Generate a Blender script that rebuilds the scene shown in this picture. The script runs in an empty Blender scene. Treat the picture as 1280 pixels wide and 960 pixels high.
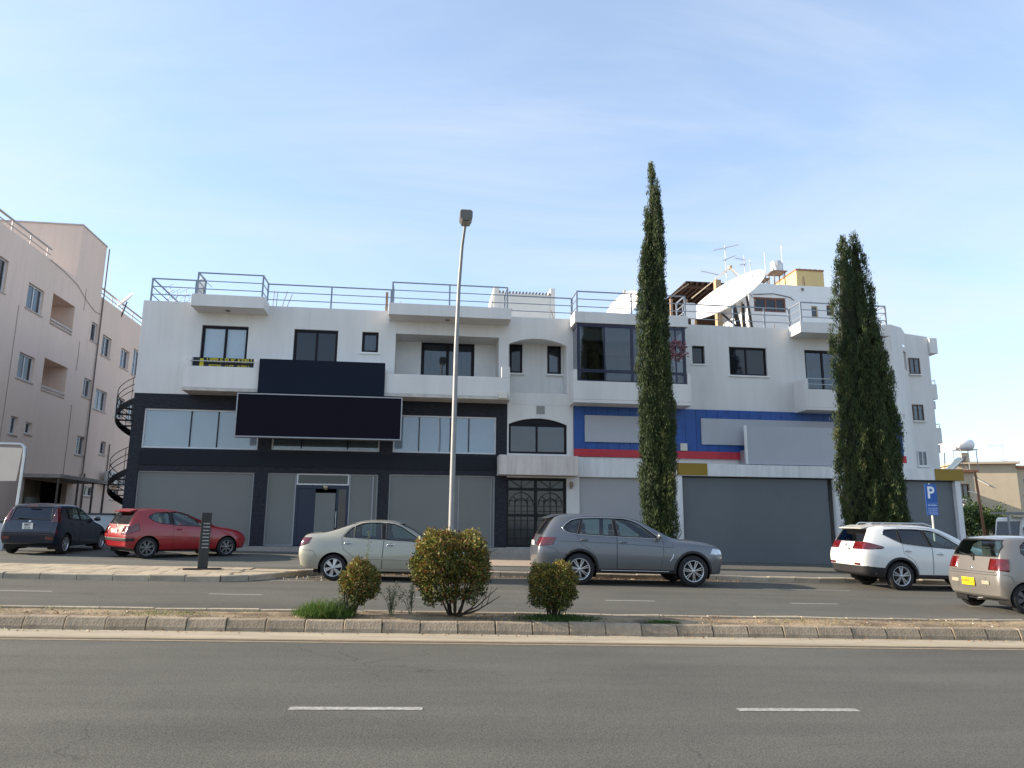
import bpy, bmesh, math, random
import numpy as np
from mathutils import Vector, Matrix
from mathutils.bvhtree import BVHTree

rnd = random.Random(7)
SC = bpy.context.scene
COL = SC.collection
R = math.radians

# ------------------------------------------------------------------ camera
PITCH, ROLL, YAW = R(11.1588), R(0.4894), R(7.2265)
def cam_axes(p, r, y):
    f = Vector((math.sin(y), math.cos(y), 0)); ri = Vector((math.cos(y), -math.sin(y), 0)); u = Vector((0, 0, 1))
    f2 = math.cos(p)*f + math.sin(p)*u; u2 = -math.sin(p)*f + math.cos(p)*u
    return math.cos(r)*ri + math.sin(r)*u2, -math.sin(r)*ri + math.cos(r)*u2, f2
cr, cu, cf = cam_axes(PITCH, ROLL, YAW)
cam = bpy.data.objects.new('camera', bpy.data.cameras.new('camera')); COL.objects.link(cam)
cam.data.sensor_width = 36.0; cam.data.lens = 36.0*920/1280
cam.data.clip_start = 0.1; cam.data.clip_end = 3000
cam.matrix_world = Matrix(((cr.x, cu.x, -cf.x, 0), (cr.y, cu.y, -cf.y, 0), (cr.z, cu.z, -cf.z, 1.6), (0, 0, 0, 1)))
SC.camera = cam

# ------------------------------------------------------------------ light: low sun from the left, a little behind the facade
SUN_EL, SUN_AZ = R(22), R(6)          # azimuth measured from -X towards +Y
sun_dir = Vector((-math.cos(SUN_EL)*math.cos(SUN_AZ), math.cos(SUN_EL)*math.sin(SUN_AZ), math.sin(SUN_EL)))
sl = bpy.data.lights.new('sun', 'SUN'); sl.energy = 4.8; sl.angle = R(0.5); sl.color = (1.0, 0.86, 0.68)
so = bpy.data.objects.new('sun', sl); COL.objects.link(so)
so.rotation_euler = sun_dir.to_track_quat('Z', 'Y').to_euler()
so.location = (-30, 5, 30)

W = bpy.data.worlds.new('World'); SC.world = W; W.use_nodes = True
nt = W.node_tree; N = nt.nodes; L = nt.links
bg = N['Background']; bg.inputs[1].default_value = 0.15
sky = N.new('ShaderNodeTexSky'); sky.sky_type = 'NISHITA'; sky.sun_disc = False
sky.sun_elevation = SUN_EL; sky.sun_rotation = math.atan2(sun_dir.x, sun_dir.y)
sky.altitude = 0; sky.air_density = 1.0; sky.dust_density = 0.4; sky.ozone_density = 3.0
tc = N.new('ShaderNodeTexCoord'); sep = N.new('ShaderNodeSeparateXYZ'); L.new(tc.outputs['Generated'], sep.inputs[0])
def mth(op, a, b=None, clamp=False):
    n = N.new('ShaderNodeMath'); n.operation = op; n.use_clamp = clamp
    for i, v in enumerate((a, b)):
        if v is None: continue
        if isinstance(v, (int, float)): n.inputs[i].default_value = v
        else: L.new(v, n.inputs[i])
    return n.outputs[0]
zc = mth('ADD', mth('MAXIMUM', sep.outputs[2], 0.0), 0.16)
u_ = mth('DIVIDE', sep.outputs[0], zc); v_ = mth('DIVIDE', sep.outputs[1], zc)
cmb = N.new('ShaderNodeCombineXYZ'); L.new(u_, cmb.inputs[0]); L.new(v_, cmb.inputs[1])
mp = N.new('ShaderNodeMapping'); mp.inputs['Rotation'].default_value = (0, 0, R(42)); mp.inputs['Scale'].default_value = (0.62, 1.5, 1)
L.new(cmb.outputs[0], mp.inputs[0])
n1 = N.new('ShaderNodeTexNoise'); n1.inputs['Scale'].default_value = 1.3; n1.inputs['Detail'].default_value = 9; n1.inputs['Roughness'].default_value = 0.58
n1.inputs['Distortion'].default_value = 0.7; L.new(mp.outputs[0], n1.inputs[0])
n2 = N.new('ShaderNodeTexNoise'); n2.inputs['Scale'].default_value = 0.55; n2.inputs['Detail'].default_value = 3; L.new(cmb.outputs[0], n2.inputs[0])
r1 = N.new('ShaderNodeMapRange'); r1.inputs[1].default_value = 0.40; r1.inputs[2].default_value = 0.74; L.new(n1.outputs[0], r1.inputs[0])
r2 = N.new('ShaderNodeMapRange'); r2.inputs[1].default_value = 0.30; r2.inputs[2].default_value = 0.62; L.new(n2.outputs[0], r2.inputs[0])
cf_ = mth('MULTIPLY', mth('MULTIPLY', r1.outputs[0], r2.outputs[0]), 0.70, True)
hz = mth('MULTIPLY', mth('POWER', mth('SUBTRACT', 1.0, mth('MAXIMUM', sep.outputs[2], 0.0), True), 4.0), 0.40)   # pale haze low in the sky, all round
fac = mth('ADD', mth('ADD', cf_, hz, True), 0.29, True)
mx = N.new('ShaderNodeMix'); mx.data_type = 'RGBA'; L.new(fac, mx.inputs[0]); L.new(sky.outputs[0], mx.inputs[6]); mx.inputs[7].default_value = (2.36, 2.62, 2.92, 1)
L.new(mx.outputs[2], bg.inputs[0])

VS = SC.view_settings
VS.view_transform = 'Standard'; VS.look = 'None'; VS.exposure = 1.25; VS.gamma = 1.0; VS.use_curve_mapping = False

# ------------------------------------------------------------------ helpers
MATS = {}
def M(name, col=(0.5, 0.5, 0.5), rough=0.75, metal=0.0, var=0.12, vs=1.2, bump=0.0, bs=60.0, spec=0.4, coat=0.0, col2=None, stretch=None, streak=0.0, piece=0.0):
    """procedural material: colour varied by two noises, optional fine bump"""
    if name in MATS: return MATS[name]
    m = bpy.data.materials.new(name); m.use_nodes = True; MATS[name] = m
    n, l = m.node_tree.nodes, m.node_tree.links
    b = n['Principled BSDF']; b.inputs['Roughness'].default_value = rough; b.inputs['Metallic'].default_value = metal
    b.inputs['Specular IOR Level'].default_value = spec; b.inputs['Coat Weight'].default_value = coat; b.inputs['Coat Roughness'].default_value = 0.06
    t = n.new('ShaderNodeTexCoord'); co = t.outputs['Object']
    if stretch:
        mpn = n.new('ShaderNodeMapping'); mpn.inputs['Scale'].default_value = stretch; l.new(co, mpn.inputs[0]); cs = mpn.outputs[0]
    else: cs = co
    a = n.new('ShaderNodeTexNoise'); a.inputs['Scale'].default_value = vs; a.inputs['Detail'].default_value = 7; a.inputs['Roughness'].default_value = 0.62; l.new(cs, a.inputs[0])
    rp = n.new('ShaderNodeValToRGB'); c2 = col2 or col
    rp.color_ramp.elements[0].position = 0.3; rp.color_ramp.elements[1].position = 0.72
    rp.color_ramp.elements[0].color = tuple(x*(1-var) for x in col)+(1,); rp.color_ramp.elements[1].color = tuple(min(1, x*(1+var)) for x in c2)+(1,)
    l.new(a.outputs[0], rp.inputs[0]); l.new(rp.outputs[0], b.inputs['Base Color'])
    if streak:      # rain streaks: long vertical stains on outside walls
        ms = n.new('ShaderNodeMapping'); ms.inputs['Scale'].default_value = (5.5, 5.5, .22); l.new(co, ms.inputs[0])
        sn = n.new('ShaderNodeTexNoise'); sn.inputs['Scale'].default_value = 1.0; sn.inputs['Detail'].default_value = 6; l.new(ms.outputs[0], sn.inputs[0])
        sr = n.new('ShaderNodeMapRange'); sr.inputs[1].default_value = .52; sr.inputs[2].default_value = .78; sr.inputs[4].default_value = streak; l.new(sn.outputs[0], sr.inputs[0])
        mm = n.new('ShaderNodeMix'); mm.data_type = 'RGBA'; l.new(sr.outputs[0], mm.inputs[0]); l.new(rp.outputs[0], mm.inputs[6]); mm.inputs[7].default_value = (col[0]*.52, col[1]*.50, col[2]*.46, 1); l.new(mm.outputs[2], b.inputs['Base Color'])
    if piece:       # each stone its own tone
        oi = n.new('ShaderNodeObjectInfo'); pr = n.new('ShaderNodeMapRange'); pr.inputs[3].default_value = 1-piece; pr.inputs[4].default_value = 1+piece; l.new(oi.outputs['Random'], pr.inputs[0])
        pm = n.new('ShaderNodeVectorMath'); pm.operation = 'SCALE'; l.new(rp.outputs[0], pm.inputs[0]); l.new(pr.outputs[0], pm.inputs['Scale']); l.new(pm.outputs[0], b.inputs['Base Color'])
    if bump:
        q = n.new('ShaderNodeTexNoise'); q.inputs['Scale'].default_value = bs; q.inputs['Detail'].default_value = 4; l.new(co, q.inputs[0])
        bp = n.new('ShaderNodeBump'); bp.inputs['Strength'].default_value = bump; bp.inputs['Distance'].default_value = 0.02; l.new(q.outputs[0], bp.inputs['Height']); l.new(bp.outputs[0], b.inputs['Normal'])
    return m

def glass(name, tint=(0.5, 0.55, 0.55), through=0.6, rough=0.02, wavy=0.05):
    """window glass: tinted transparency under a fresnel reflection"""
    if name in MATS: return MATS[name]
    m = bpy.data.materials.new(name); m.use_nodes = True; MATS[name] = m
    n, l = m.node_tree.nodes, m.node_tree.links; n.remove(n['Principled BSDF']); out = n['Material Output']
    tr = n.new('ShaderNodeBsdfTransparent'); tr.inputs[0].default_value = tuple(x*through for x in tint)+(1,)
    gl = n.new('ShaderNodeBsdfGlossy'); gl.inputs['Roughness'].default_value = rough; gl.inputs[0].default_value = (0.95, 0.97, 1, 1)
    fr = n.new('ShaderNodeFresnel'); gm = n.new('ShaderNodeNewGeometry'); ir = n.new('ShaderNodeMapRange'); ir.inputs[3].default_value = 1.5; ir.inputs[4].default_value = 1/1.5
    l.new(gm.outputs['Backfacing'], ir.inputs[0]); l.new(ir.outputs[0], fr.inputs[0])      # same reflectance from either side of a thin pane
    nz = n.new('ShaderNodeTexNoise'); nz.inputs['Scale'].default_value = 0.8; tcn = n.new('ShaderNodeTexCoord'); l.new(tcn.outputs['Object'], nz.inputs[0])
    bp = n.new('ShaderNodeBump'); bp.inputs['Strength'].default_value = wavy; bp.inputs['Distance'].default_value = 0.05; l.new(nz.outputs[0], bp.inputs['Height']); l.new(bp.outputs[0], gl.inputs['Normal'])
    ad = n.new('ShaderNodeMath'); ad.operation = 'MULTIPLY_ADD'; ad.inputs[1].default_value = 1.0; ad.inputs[2].default_value = 0.03; l.new(fr.outputs[0], ad.inputs[0])
    mi = n.new('ShaderNodeMixShader'); l.new(ad.outputs[0], mi.inputs[0]); l.new(tr.outputs[0], mi.inputs[1]); l.new(gl.outputs[0], mi.inputs[2]); l.new(mi.outputs[0], out.inputs[0])
    return m

class MB:
    def __init__(s): s.v = []; s.f = []; s.sm = []; s.cur = False
    def add(s, vs, fs, smooth=False):
        o = len(s.v); s.v += [tuple(p) for p in vs]; s.f += [tuple(i+o for i in f) for f in fs]; s.sm += [smooth]*len(fs); return s
    def box(s, x0, x1, y0, y1, z0, z1):
        return s.add([(x0, y0, z0), (x1, y0, z0), (x1, y1, z0), (x0, y1, z0), (x0, y0, z1), (x1, y0, z1), (x1, y1, z1), (x0, y1, z1)],
                     [(0, 3, 2, 1), (4, 5, 6, 7), (0, 1, 5, 4), (1, 2, 6, 5), (2, 3, 7, 6), (3, 0, 4, 7)])
    def bar(s, p, q, w, h=None, up=(0, 0, 1)):
        h = h or w; p = Vector(p); q = Vector(q); d = (q-p).normalized(); u = Vector(up)
        if abs(d.dot(u)) > 0.98: u = Vector((0, 1, 0))
        a = d.cross(u).normalized()*w/2; b = a.cross(d).normalized()*h/2
        c = [p-a-b, p+a-b, p+a+b, p-a+b, q-a-b, q+a-b, q+a+b, q-a+b]
        return s.add(c, [(0, 1, 2, 3), (7, 6, 5, 4), (0, 4, 5, 1), (1, 5, 6, 2), (2, 6, 7, 3), (3, 7, 4, 0)])
    def tube(s, pts, r, n=8, closed=False):
        pts = [Vector(p) for p in pts]; m = len(pts); rs = r if isinstance(r, (list, tuple)) else [r]*m
        vs = []; pa = None
        for i, p in enumerate(pts):
            d = (pts[(i+1) % m]-pts[i-1]) if closed else (pts[min(i+1, m-1)]-pts[max(i-1, 0)])
            d = d.normalized() if d.length > 1e-9 else Vector((0, 0, 1))
            if pa is None:
                pa = d.orthogonal().normalized()
            a = (pa-d*pa.dot(d)); a = a.normalized() if a.length > 1e-6 else d.orthogonal().normalized(); pa = a; b = d.cross(a)
            for k in range(n):
                t = 2*math.pi*k/n; vs.append(p+(a*math.cos(t)+b*math.sin(t))*rs[i])
        fs = []
        for i in range(m if closed else m-1):
            j = (i+1) % m
            for k in range(n): fs.append((i*n+k, i*n+(k+1) % n, j*n+(k+1) % n, j*n+k))
        s.add(vs, fs, True)
        if not closed:
            s.add(vs[:n], [tuple(range(n))[::-1]]); s.add(vs[-n:], [tuple(range(n))])
        return s
    def prism(s, poly, a0, a1, axis='y'):
        """polygon given as (u, w) pairs extruded along axis: y -> (u, a, w), x -> (a, u, w), z -> (u, w, a)"""
        n = len(poly)
        P = {'y': lambda u, w, a: (u, a, w), 'x': lambda u, w, a: (a, u, w), 'z': lambda u, w, a: (u, w, a)}[axis]
        vs = [P(u, w, a0) for u, w in poly]+[P(u, w, a1) for u, w in poly]
        return s.add(vs, [tuple(range(n)), tuple(range(2*n-1, n-1, -1))]+[(i, i+n, (i+1) % n+n, (i+1) % n) for i in range(n)])
    def lathe(s, prof, org=(0, 0, 0), axis='z', n=24, smooth=True):
        o = Vector(org); vs = []
        for r, h in prof:
            for k in range(n):
                t = 2*math.pi*k/n; c, q = r*math.cos(t), r*math.sin(t)
                vs.append(o+Vector({'z': (c, q, h), 'y': (c, h, q), 'x': (h, c, q)}[axis]))
        fs = [(i*n+k, i*n+(k+1) % n, (i+1)*n+(k+1) % n, (i+1)*n+k) for i in range(len(prof)-1) for k in range(n)]
        return s.add(vs, fs, smooth)
    def build(s, name, mat, parent=None, bevel=0, fixn=True):
        me = bpy.data.meshes.new(name); me.from_pydata(s.v, [], s.f); me.polygons.foreach_set('use_smooth', s.sm)
        if fixn:
            bm = bmesh.new(); bm.from_mesh(me); bmesh.ops.recalc_face_normals(bm, faces=bm.faces); bm.to_mesh(me); bm.free()
        me.materials.append(mat); me.update()
        o = bpy.data.objects.new(name, me); COL.objects.link(o); o.parent = parent
        if bevel:
            b = o.modifiers.new('bevel', 'BEVEL'); b.width = bevel; b.segments = 2; b.limit_method = 'ANGLE'
        return o

def tag(o, label=None, cat=None, group=None, kind=None):
    if label: o['label'] = label
    if cat: o['category'] = cat
    if group: o['group'] = group
    if kind: o['kind'] = kind
    return o
def empty(name, loc=(0, 0, 0), rz=0, parent=None):
    o = bpy.data.objects.new(name, None); COL.objects.link(o); o.location = loc; o.rotation_euler = (0, 0, rz); o.parent = parent; o.empty_display_size = 0.3
    return o
def copy_tree(o, parent=None):
    c = o.copy(); COL.objects.link(c); c.parent = parent
    for ch in o.children: copy_tree(ch, c)
    return c
def box(name, mat, parent, x0, x1, y0, y1, z0, z1, bevel=0):
    return MB().box(x0, x1, y0, y1, z0, z1).build(name, mat, parent, bevel)
def meshobj(name, me, parent=None):
    o = bpy.data.objects.new(name, me); COL.objects.link(o); o.parent = parent; return o

# street frame: s along the road (to the right), t across it (away from the camera); the street dips gently to the right
RA, G_, K_ = R(-1.94491), 0.015513, 0.016
_es = Vector((math.cos(RA), math.sin(RA), -G_)).normalized(); _et = Vector((-math.sin(RA), math.cos(RA), K_))
_en = _es.cross(_et).normalized(); _et = _en.cross(_es).normalized()
RM = Matrix(((_es.x, _et.x, _en.x, 0), (_es.y, _et.y, _en.y, 0), (_es.z, _et.z, _en.z, 0), (0, 0, 0, 1)))
def street(o, s=0, t=0, z=0, rz=0):
    o.matrix_world = RM @ Matrix.Translation((s, t, z)) @ Matrix.Rotation(rz, 4, 'Z'); return o
def spt(s, t, z=0): return RM @ Vector((s, t, z))
def zground(X, Y, off=0.0):
    return -(_en.x*X+_en.y*Y)/_en.z+off

def wallgrid(mb, x0, x1, z0, z1, y0, y1, holes):
    """a solid wall with rectangular openings; front face at y0"""
    xs = sorted({x0, x1, *[min(max(h[i], x0), x1) for h in holes for i in (0, 1)]}); zs = sorted({z0, z1, *[min(max(h[i], z0), z1) for h in holes for i in (2, 3)]})
    def full(i, j):
        if i < 0 or j < 0 or i >= len(xs)-1 or j >= len(zs)-1: return False
        cx, cz = (xs[i]+xs[i+1])/2, (zs[j]+zs[j+1])/2
        return not any(h[0] < cx < h[1] and h[2] < cz < h[3] for h in holes)
    for i in range(len(xs)-1):
        for j in range(len(zs)-1):
            if not full(i, j): continue
            a, b, c, d = xs[i], xs[i+1], zs[j], zs[j+1]
            mb.add([(a, y0, c), (b, y0, c), (b, y0, d), (a, y0, d)], [(0, 1, 2, 3)]); mb.add([(a, y1, c), (b, y1, c), (b, y1, d), (a, y1, d)], [(3, 2, 1, 0)])
            if not full(i-1, j): mb.add([(a, y0, c), (a, y1, c), (a, y1, d), (a, y0, d)], [(3, 2, 1, 0)])
            if not full(i+1, j): mb.add([(b, y0, c), (b, y1, c), (b, y1, d), (b, y0, d)], [(0, 1, 2, 3)])
            if not full(i, j-1): mb.add([(a, y0, c), (b, y0, c), (b, y1, c), (a, y1, c)], [(3, 2, 1, 0)])
            if not full(i, j+1): mb.add([(a, y0, d), (b, y0, d), (b, y1, d), (a, y1, d)], [(0, 1, 2, 3)])
    return mb
def wallobj(name, mat, parent, x0, x1, z0, z1, y0, y1, holes):
    mb = wallgrid(MB(), x0, x1, z0, z1, y0, y1, holes)
    return mb.build(name, mat, parent, fixn=False)

DARKF = M('window_frame_dark', (0.010, 0.009, 0.014), 0.55, var=0.25, spec=0.2)
WHITEF = M('white_aluminium', (0.62, 0.63, 0.64), 0.4, var=0.08)
SILV = M('silver_aluminium', (0.42, 0.44, 0.46), 0.35, 0.7, var=0.1)
DGLASS = M('dark_glass', (0.010, 0.013, 0.018), 0.03, var=0.3, vs=0.6, spec=0.6)
CLEAR = glass('clear_glass', (0.9, 0.95, 1.0), 0.9)
SMOKE = glass('smoked_glass', (0.75, 0.8, 0.85), 0.68)
SILL = M('sill_stone', (0.72, 0.72, 0.70), 0.7, bump=0.1)
BLIND = M('pale_blind', (0.86, 0.83, 0.74), 0.9, var=0.06, vs=0.8, stretch=(1, 1, 6))
CURT = M('grey_curtain', (0.20, 0.22, 0.23), 0.9, var=0.4, vs=2.5, stretch=(4, 1, 0.3))

def window(parent, x0, x1, z0, z1, y, divs=(), fw=0.07, frame=None, pane=None, blind=None, sill=False, tr=(), name='window', by=0.065):
    """frame at depth y..y+0.06, panes behind its front; optional blind and projecting sill"""
    mb = MB(); e = 0.004; a, b, c, d = x0+e, x1-e, z0+e, z1-e
    mb.box(a, a+fw, y, y+.06, c, d); mb.box(b-fw, b, y, y+.06, c, d); mb.box(a+fw, b-fw, y+.002, y+.06, c, c+fw); mb.box(a+fw, b-fw, y+.002, y+.06, d-fw, d)
    for q in divs: mb.box(q-fw*.45, q+fw*.45, y+.004, y+.058, c+fw, d-fw)
    for q in tr: mb.box(a+fw, b-fw, y+.006, y+.056, q-fw*.45, q+fw*.45)
    w = mb.build(name, frame or DARKF, parent)
    ed = [a+fw]+list(divs)+[b-fw]
    for i in range(len(ed)-1):
        box('pane', pane or DGLASS, w, ed[i]+(fw*.45 if i else 0)+.002, ed[i+1]-(fw*.45 if i < len(ed)-2 else 0)-.002, y+.03, y+.04, c+fw+.002, d-fw-.002)
    if blind: box('blind', blind, w, a+.01, b-.01, y+by, y+by+.02, c+.01, d-.01)
    if sill: box('sill', SILL, w, x0-.07, x1+.07, y-.16, y+.04, z0-.075, z0-.003, .008)
    return w
# ------------------------------------------------------------------ the white commercial building
WHITE = M('white_render', (0.665, 0.652, 0.625), 0.9, var=0.09, vs=0.5, bump=0.12, bs=35, stretch=(1.6, 1, 0.35), streak=.14)
SOFF = M('old_concrete', (0.50, 0.47, 0.42), 0.9, var=0.22, vs=3, bump=0.3, bs=30)
SLATE = M('dark_slate_cladding', (0.019, 0.0215, 0.029), 0.65, var=0.6, vs=5, bump=0.4, bs=14, spec=0.22, stretch=(1, 1, 4))
BANDM = M('dark_fascia_panel', (0.014, 0.0165, 0.023), 0.6, var=0.1, spec=.15)
GREYF = M('grey_window_film', (0.165, 0.172, 0.162), 0.5, var=0.05, vs=0.6, spec=0.35)
FILMF = M('dull_aluminium', (0.27, 0.28, 0.29), 0.5, 0.3, var=0.1)
GREYD = M('dark_grey_shutter', (0.134, 0.149, 0.160), 0.55, var=0.07, vs=0.7, spec=0.35)
GREYM = M('mid_grey_shutter', (0.36, 0.36, 0.365), 0.6, var=0.05, vs=0.7)
GREYP = M('grey_blank_panel', (0.40, 0.41, 0.44), 0.55, var=0.05, vs=0.7)
BLUE = M('blue_cladding', (0.020, 0.080, 0.29), 0.45, var=0.15, vs=2.5, spec=0.4)
RED = M('red_fascia', (0.46, 0.030, 0.045), 0.5, var=0.1, vs=3)
YEL = M('ochre_sign', (0.27, 0.17, 0.012), 0.5, var=0.08)
CANW = M('weathered_white_canopy', (0.70, 0.70, 0.69), 0.8, var=0.12, vs=1.4, bump=0.1, stretch=(2.5, 1, 0.5), streak=.35)
PINKC = M('stained_pale_concrete', (0.58, 0.53, 0.49), 0.9, var=0.12, vs=2, bump=0.2, bs=40, stretch=(3, 1, 0.6), streak=.5)
RAIL = M('painted_grey_rail', (0.23, 0.26, 0.30), 0.45, 0.3, var=0.15, vs=6)
DARKIN = M('dim_interior', (0.035, 0.036, 0.04), 0.9, var=0.2)  # near black: the darkness of rooms behind glass put into the colour
STEPM = M('step_stone', (0.30, 0.275, 0.24), 0.85, var=0.2, vs=3, bump=0.2)

B = tag(empty('commercial_building', (0, 29, 0)), 'long white three storey building with dark slate and blue shopfronts across the road', 'building')
# in the building's own frame the facade is y = 0 and projections are negative y
HU = [(-8.5, -6.75, 6.9, 9.31), (-5.01, -3.31, 7.3, 9.3), (-2.37, -1.72, 8.46, 9.3), (-1.04, 3.13, 6.75, 9.28), (3.53, 5.95, 7.02, 9.32),
      (6.5, 10.4, 6.9, 9.35), (11.33, 11.88, 8.5, 9.28), (12.96, 14.64, 8.07, 9.3), (16.36, 18.4, 6.9, 9.3)]
wallobj('upper_wall', WHITE, B, -10.75, 20.44, 6.55, 10.2, 0, .25, HU)
HD = [(-10.3, -6.08, 4.48, 5.98), (-5.58, -1.5, 4.5, 5.98), (-0.99, 3.06, 4.5, 5.99), (-10.32, -6.12, .91, 3.63), (-5.64, -1.5, .91, 3.63), (-1.08, 3.04, .91, 3.66)]
dw = wallobj('slate_wall', SLATE, B, -10.72, 3.5, .3, 6.547, 0, .25, HD)
box('fascia_band', BANDM, B, -10.3, 3.05, -.03, .0-.002, 3.85, 4.40)
HE = [(3.56, 5.93, 4.56, 6.0), (3.49, 5.9, .91, 3.61)]
wallobj('entrance_wall', WHITE, B, 3.503, 6.19, .3, 6.547, .004, .25, HE)
HR = [(6.42, 10.05, .2, 3.66)]
wallobj('shop_wall', WHITE, B, 6.193, 20.44, .1, 6.546, .008, .25, HR)
# arched heads
def arch(x0, x1, zs, zr, zt, y0, y1, name, mat):
    pts = [(x0, zs), (x0, zt), (x1, zt), (x1, zs)]; cx = (x0+x1)/2; hw = (x1-x0)/2; h = zr-zs; rad = (hw*hw+h*h)/(2*h); a0 = math.asin(hw/rad)
    for i in range(1, 20):
        a = a0-2*a0*i/20; pts.append((cx+rad*math.sin(a), zr-rad+rad*math.cos(a)))
    MB().prism(pts, y0, y1).build(name, mat, B)
arch(3.53, 5.95, 9.04, 9.3, 9.322, 0, .25, 'arch_head', WHITE)
arch(3.56, 5.93, 5.74, 5.99, 6.002, .004, .25, 'arch_head', WHITE)
# body of the building: roof, sides, back
box('roof_slab', M('roof_screed', (0.42, 0.41, 0.39), 0.95, var=0.15), B, -10.7, 20.4, .26, 13, 9.55, 9.8)
MB().box(-10.75, -10.5, .251, 13, .2, 6.547).build('side_wall', SLATE, B)
box('side_wall', WHITE, B, -10.751, -10.5, .251, 13, 6.549, 10.2)
box('back_wall', WHITE, B, -10.5, 20.4, 12.8, 13, .2, 10.2)
box('side_wall', WHITE, B, 20.19, 20.44, .251, 13, .1, 10.2)
box('floor_slab', DARKIN, B, -10.49, 20.18, .26, 12.7, 6.4, 6.5)
box('floor_slab', DARKIN, B, -10.49, 20.18, .26, 12.7, 3.7, 3.8)
box('inner_wall', DARKIN, B, -10.49, 20.18, 4.0, 4.1, .3, 9.54)

# upper windows
window(B, -8.5, -6.75, 6.9, 9.31, .10, (-7.6,), .10, pane=CLEAR, blind=BLIND)
window(B, -5.01, -3.31, 7.3, 9.3, .10, (-4.13,), .10)
window(B, -2.37, -1.72, 8.46, 9.3, .10, (), .10, pane=SMOKE, blind=CURT, sill=True)
window(B, 11.33, 11.88, 8.5, 9.28, .12, (), .07, sill=True)
window(B, 12.96, 14.64, 8.07, 9.3, .10, (13.74,), .08, sill=True)
window(B, 16.36, 18.4, 6.9, 9.3, .10, (17.2,), .10, pane=SMOKE, blind=CURT)
# loggia behind the second balcony
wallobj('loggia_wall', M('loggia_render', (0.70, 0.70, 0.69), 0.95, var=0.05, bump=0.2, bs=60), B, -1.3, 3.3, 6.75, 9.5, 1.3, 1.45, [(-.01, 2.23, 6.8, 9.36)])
box('loggia_side', WHITE, B, -1.24, -1.042, .252, 1.298, 6.75, 9.5); box('loggia_side', WHITE, B, 3.132, 3.3, .252, 1.298, 6.75, 9.5)
box('loggia_ceiling', WHITE, B, -1.3, 3.3, .252, 1.298, 9.282, 9.4)
window(B, -.01, 2.23, 6.8, 9.36, 1.34, (1.1,), .13, pane=SMOKE, blind=CURT)
# entrance bay recess
wallobj('bay_wall', WHITE, B, 3.36, 6.3, 6.9, 9.5, 1.0, 1.12, [(3.69, 4.24, 8.03, 9.29), (5.30, 5.90, 8.04, 9.28)])
box('bay_side', WHITE, B, 3.34, 3.528, .252, .998, 6.9, 9.5); box('bay_side', WHITE, B, 5.952, 6.2, .252, .998, 6.9, 9.5)
box('bay_floor', WHITE, B, 3.34, 6.2, .252, .998, 6.8, 7.015); box('bay_ceiling', WHITE, B, 3.34, 6.2, .252, .998, 9.33, 9.45)
window(B, 3.69, 4.24, 8.03, 9.29, 1.03, (), .09, sill=True); window(B, 5.30, 5.90, 8.04, 9.28, 1.03, (), .09, pane=SMOKE, blind=CURT, sill=True)
# arched stair window
window(B, 3.56, 5.93, 4.56, 5.76, .10, (4.71,), .09, pane=SMOKE, blind=M('frosted_screen', (0.42, 0.41, 0.38), 0.8, var=0.08))
box('arch_transom', DARKF, B, 3.564, 5.926, .09, .15, 5.765, 6.0)
box('wall_vent', M('vent_grille', (0.27, 0.27, 0.25), 0.8, var=0.4, vs=20, stretch=(1, 1, 6)), B, 4.68, 5.02, -.015, .05, 6.17, 6.5)

# first floor shop windows
for (x0, x1, z0, z1, dv, bl) in ((-10.3, -6.08, 4.48, 5.98, (-8.6, -7.61), M('blue_white_blind', (0.56, 0.56, 0.52), 0.9, var=0.05, vs=0.8)),
                                 (-5.58, -1.5, 4.5, 5.98, (-4.47, -2.72), M('olive_blind', (0.17, 0.18, 0.16), 0.9, var=0.12)),
                                 (-.99, 3.06, 4.5, 5.99, (.01, 1.24, 1.97), M('sky_blue_blind', (0.50, 0.54, 0.55), 0.9, var=0.05, vs=0.7))):
    w = window(B, x0, x1, z0, z1, .06, (), .055, WHITEF, CLEAR, bl)
    for q in dv: box('mullion', DARKF, w, q-.02, q+.02, .075, .13, z0+.07, z1-.07)
# ground floor shop windows, filmed over in grey
window(B, -10.32, -6.12, .91, 3.63, .08, (), .05, FILMF, GREYF)
w = window(B, -5.64, -4.56, .91, 3.63, .08, (), .05, FILMF, GREYF)
w = window(B, -2.59, -1.5, .91, 3.63, .08, (), .05, FILMF, GREYF); box('mullion', FILMF, w, -1.72, -1.66, .07, .12, .98, 3.56)
w = window(B, -1.08, 3.04, .91, 3.66, .08, (1.62,), .05, FILMF, GREYF); box('mullion', FILMF, w, 2.88, 2.91, .07, .12, .98, 3.59)
# shop entrance with fanlight and door
d = window(B, -4.556, -2.594, 3.19, 3.63, .07, (), .05, WHITEF, DGLASS, name='fanlight')
door = MB().box(-4.55, -4.47, .10, .16, .93, 3.18).box(-2.68, -2.6, .10, .16, .93, 3.18).box(-4.47, -2.68, .10, .16, 3.06, 3.18).box(-3.05, -2.98, .1, .16, .93, 3.06).build('shop_door', M('navy_door', (0.012, 0.022, 0.05), 0.4), B)
box('door_leaf', M('navy_panel', (0.010, 0.018, 0.042), 0.4, var=0.1), door, -4.465, -3.84, .12, .15, .93, 3.05)
box('door_panel', GREYF, door, -3.83, -3.08, .11, .15, .95, 2.9)
box('pane', DGLASS, door, -2.975, -2.685, .12, .15, .95, 3.05)
MB().tube([(-3.03, .06, 1.6), (-3.03, .06, 2.2)], .018).build('handle', SILV, door)
MB().lathe([(.02, 0), (.09, .05), (.10, .16), (.03, .2)], (-3.45, -.03, 3.0), 'z', 12).build('door_lamp', M('brass_lamp', (0.35, 0.30, 0.2), 0.4, 0.6), B)

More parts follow.
